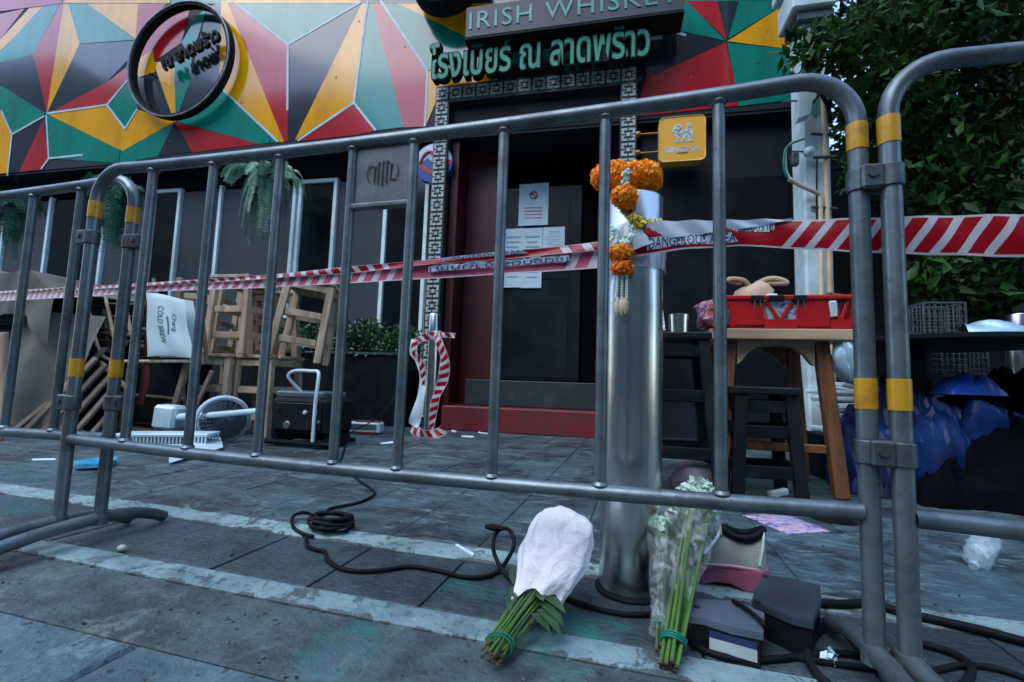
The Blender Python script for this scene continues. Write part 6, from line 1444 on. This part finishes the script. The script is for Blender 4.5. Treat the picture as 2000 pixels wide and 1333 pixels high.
# ------------------------------------------------------------------ signs on the building
# ring sign
rc_ = [wl(253,120,VF-.12), wl(447,120,VF-.12), wl(350,2,VF-.12), wl(352,232,VF-.12)]
rcx, rcz = (rc_[0].x+rc_[1].x)/2, (rc_[2].z+rc_[3].z)/2; rr = (rc_[1].x-rc_[0].x)/2
rs = thing('ring_sign', 'round black ring sign with small black lettering inside on the painted wall', 'sign', WL(rcx, VF-.02, rcz-rr), WROT)
q = MB(); q.tube([(0,0,0)], .01, 4, cap=False) if False else None
n_ = 72; prof = [(rr,-.02),(rr,-.11),(rr-.042,-.11),(rr-.042,-.02)]; vs = []; fs = []
for k in range(n_):
    th = 2*PI*k/n_
    for r_, y in prof: vs.append((r_*math.cos(th), y, rr+r_*math.sin(th)))
for k in range(n_):
    for j in range(4): fs.append((k*4+j, k*4+(j+1) % 4, ((k+1) % n_)*4+(j+1) % 4, ((k+1) % n_)*4+j))
q = MB(); q.add(vs, fs); q.build('ring', MT['signblack'], rs, smooth=40)
q = MB(); q.tube([((rr-.004)*math.cos(2*PI*k/72), -.113, rr+(rr-.004)*math.sin(2*PI*k/72)) for k in range(72)], .012, 6, closed=True); q.build('ring_edge', MT['galv'], rs)
q = MB(); tx = math.radians(21)
for dx, dz in ((.75,.75),): pass
add_text(q, 'ณ ลาดพร้าว', lambda x, y, z: Vector((x*math.cos(tx)-y*math.sin(tx)+.14, -.075-z, rr+.14+x*math.sin(tx)+y*math.cos(tx))), (.3), extrude=.022, fit=(.86, .22), offset=.010); q.build('lettering', MT['signblack'], rs, smooth=0)
for s in (-.55, .55):
    q = MB(); q.tube([(s*rr, -.10, rr+.25*s), (s*rr, -.0, rr+.25*s)], .012, 6); q.build('stay', MT['signblack'], rs)

# green Thai lettering above the door
VS = VF-.22
a_, b_ = wl(842, 150, VS), wl(1268, 103, VS); th_ = wl(842, 80, VS).z-a_.z
ts = thing('lettered_sign', 'green Thai raised lettering with thick black sides above the tiled doorway', 'sign', WL((a_.x+b_.x)/2, VS, (a_.z+b_.z)/2+th_/2-.265), WROT)
sl_ = 0.0
q = MB(); wtxt = b_.x-a_.x
add_text(q, 'โรงเบียร์ ณ ลาดพร้าว', lambda x, y, z: Vector((x, -z*1.0, .2+y+x*math.tan(sl_))), .4, extrude=.0, fit=(wtxt, th_), offset=.006); q.v = [(v[0], -.047, v[2]) for v in q.v]; q.build('letter_face', MT['signgreen'], ts, smooth=0)
q = MB(); add_text(q, 'โรงเบียร์ ณ ลาดพร้าว', lambda x, y, z: Vector((x, -z, .2+y+x*math.tan(sl_))), .4, extrude=.04, fit=(wtxt+.025, th_+.025), offset=.022); q.build('letter_side', MT['signblack'], ts, smooth=0)
q = MB(); q.box((0, .07, .12), (wtxt*.96, .025, .03), rotm(0,-sl_,0)); q.build('mounting_bar', MT['signblack'], ts)
for px, py in ((889,165),(1222,120)):
    P = wl(px, py, VS); lx = P.x-(a_.x+b_.x)/2; q = MB(); zlo = 3.62-ts.location.z; q.box((lx, .05, (zlo+.25)/2), (.045, .045, .25-zlo)); q.build('post', MT['galv_dark'], ts)
# slate board with teal letters
VB = VF-.34
a_, b_ = wl(908, 75, VB), wl(1335, 18, VB); bl_ = wl(908, 16, VB); hh = bl_.z-a_.z
sb = thing('signboard', 'slate board with teal capital letters jutting out above the Thai lettering', 'sign', WL((a_.x+b_.x)/2, VB+.12, (a_.z+b_.z)/2), WROT)
w_ = b_.x-a_.x; q = MB(); q.box((0, 0, hh/2), (w_, .24, hh), bev=.006); q.build('board', MT['signboard'], sb)
q = MB(); q.box((0, .01, -.012), (w_+.02, .26, .02)); q.build('underside', MT['signblack'], sb)
q = MB(); add_text(q, 'IRISH WHISKEY', lambda x, y, z: Vector((x, -.124-z, hh*.52+y)), .3, extrude=.004, fit=(w_*.96, hh*.56), spacing=1.12); q.build('lettering', MT['signteal'], sb, smooth=0)
# bottom of the large round sign cropped by the frame
P = wl(862, -70, VB); rs2 = thing('round_sign', 'large dark round sign of which only the lower rim shows at the top edge', 'sign', WL(P.x, VB+.12, P.z-.40), WROT)
q = MB(); q.lathe([(.38,-.12),(.40,-.11),(.40,.11),(.38,.12)], (0,0,.40), rotm(PI/2,0,0), 48); q.build('disc', MT['signblack'], rs2)
q = MB(); q.lathe([(.36,0),(.36,.004)], (0,-.122,.40), rotm(PI/2,0,0), 48); q.build('face', MT['signboard'], rs2)
# little spotlights and a notice by the lettering
for px, py, lb in ((1212, 46, 'left white spotlight under the slate board'), (1240, 44, 'right white spotlight under the slate board')):
    P = wv(px, py, VF-.18); t = thing('spotlight', lb, 'spotlight', (P.x, P.y, P.z-.06), WROT, 'white spotlights under the slate board')
    q = MB(); q.lathe([(.03,-.07),(.045,-.06),(.055,.05),(.05,.06)], (0,0,.06), rotm(PI*.62,0,.2), 18); q.build('lamp_head', MT['white_plastic'], t)
    q = MB(); q.lathe([(.045,0),(.045,.005)], (0,0,.06), rotm(PI*.62,0,.2), 18); q.tube([(0,.05,.08),(0,.16,.12)], .012, 6); q.build('lamp_arm', MT['signblack'], t)
A, B = wl(1265, 44, VF-.03), wl(1293, 80, VF-.03); q = MB(); q.box((0,0,(A.z-B.z)/2), (B.x-A.x, .008, A.z-B.z)); o = q.build('notice', MT['paper'], smooth=0); o.location = WL((A.x+B.x)/2, VF-.06, B.z); o.rotation_euler = (0,0,WROT); tag(o, 'small white notice on the painted wall right of the Thai lettering', 'paper notice')
# yellow hanging sign with lion
VY = VF-.12
A, B = wl(1286, 236, VY), wl(1377, 318, VY); w_, h_ = B.x-A.x, A.z-B.z
ys = thing('hanging_sign', 'square yellow light-box sign with a silver lion on two brackets', 'sign', WL((A.x+B.x)/2, VY, B.z), WROT)
def rrect(w, h, r, n=6):
    o = []
    for cx, cz, a0 in ((w/2-r, h/2-r, 0), (-w/2+r, h/2-r, PI/2), (-w/2+r, -h/2+r, PI), (w/2-r, -h/2+r, 1.5*PI)):
        for k in range(n+1): o.append((cx+r*math.cos(a0+k*PI/2/n), cz+r*math.sin(a0+k*PI/2/n)))
    return o
q = MB(); q.prism(rrect(w_, h_, .05), lambda x, y, dd: Vector((x, dd, h_/2+y)), -.05, .05); q.build('case', MT['signyellow'], ys, smooth=30)
q = MB(); q.tube([Vector((x, -.052, h_/2+y)) for x, y in rrect(w_-.012, h_-.012, .046)], .005, 5, closed=True); q.build('edge_bead', mat('pale yellow edge', (.85,.58,.16), .4), ys)
lion = [(-.62,.30),(-.50,.62),(-.20,.74),(-.02,.52),(.02,.20),(.22,.16),(.30,.40),(.22,.58),(.40,.78),(.58,.56),(.50,.30),(.66,.10),(.70,-.25),(.58,-.60),(.72,-.78),(.36,-.78),(.40,-.50),(.24,-.26),(.18,-.62),(.30,-.78),(-.04,-.78),(0,-.30),(-.14,-.24),(-.22,-.62),(-.10,-.78),(-.44,-.78),(-.36,-.42),(-.52,-.20),(-.40,.02),(-.60,.06),(-.72,.16)]
q = MB(); q.prism(lion, lambda x, y, dd: Vector((x*w_*.33, dd, h_*.63+y*h_*.27)), -.053, -.0505)
for cx, cz, r_ in ((-.3,.45,.12),(.45,.55,.1),(-.05,.0,.13),(.5,0,.12),(.1,-.05,.1)): pass
q.build('lion_emblem', MT['signwhite'], ys, smooth=0)
q = MB()
for pts in ([(-.35,.55),(-.15,.45),(-.12,.15)], [(-.5,.2),(-.3,.25),(-.2,.05)], [(.05,.05),(.3,0),(.45,.2)], [(.35,.55),(.45,.4),(.35,.25)], [(-.3,-.2),(-.1,-.1),(.1,-.15)], [(.35,-.1),(.55,-.2),(.5,-.5)], [(-.3,-.5),(-.25,-.7)], [(.08,-.5),(.1,-.7)], [(-.05,.4),(-.2,.2),(-.35,-.1)]):
    q.tube(catmull([(x*w_*.33, -.0545, h_*.63+y*h_*.27) for x, y in pts], 4), .003, 4)
q.build('emblem_lines', mat('grey emblem line', (.28,.25,.24), .5), ys)
q = MB(); add_text(q, 'SINGHA', lambda x, y, z: Vector((x, -.052, h_*.27+y)), .1, fit=(w_*.76, h_*.13), offset=.004); q.build('lettering', MT['signwhite'], ys, smooth=0)
q = MB(); q.box((0, -.0515, h_*.185), (w_*.22, .002, h_*.02)); q.build('small_print', MT['woodleg'], ys, smooth=0)
for pz in (.72, .30):
    q = MB(); q.tube([(-w_/2, .0, h_*pz), (-w_/2-.19, .0, h_*pz)], .009, 8); q.lathe([(.028,-.02),(.032,0),(.028,.02)], (-w_/2-.185, 0, h_*pz), rotm(0,PI/2,0), 14); q.build('bracket', MT['signgold'], ys)
# round blue sign behind the door frame
A = wl(846, 318, VF-.02); dr_ = .215
ds = thing('disc_sign', 'round blue, white and red sign half hidden behind the tiled door frame', 'sign', WL(A.x, VF+.02, A.z-dr_), WROT)
q = MB(); q.lathe([(dr_,-.04),(dr_,.04)], (0,0,dr_), rotm(PI/2,0,0), 40); q.build('disc', MT['disc_blue'], ds)
up_ = [(dr_*.96*math.cos(a), dr_*.96*math.sin(a)) for a in np.linspace(.05, PI-.05, 20)]
q = MB(); q.prism(up_+[(-dr_*.8,-.02),(-dr_*.3,.05),(dr_*.3,-.04),(dr_*.8,.0)], lambda x, y, dd: Vector((x, dd, dr_+y)), -.043, -.0405); q.build('white_field', MT['disc_white'], ds, smooth=0)
wv_ = [(-dr_*.92+dr_*1.84*k/12, -.03+.05*math.sin(k*.55+1.5)) for k in range(13)]
q = MB(); q.prism(wv_+[(x, y-.055) for x, y in wv_[::-1]], lambda x, y, dd: Vector((x, dd, dr_+y)), -.046, -.0435); q.tube(catmull([(-.15,-.046,dr_+.0),(-.1,-.046,dr_+.09),(-.03,-.046,dr_+.12),(.02,-.046,dr_+.05)], 5), .016, 6); q.build('red_wave', MT['disc_red'], ds, smooth=0)
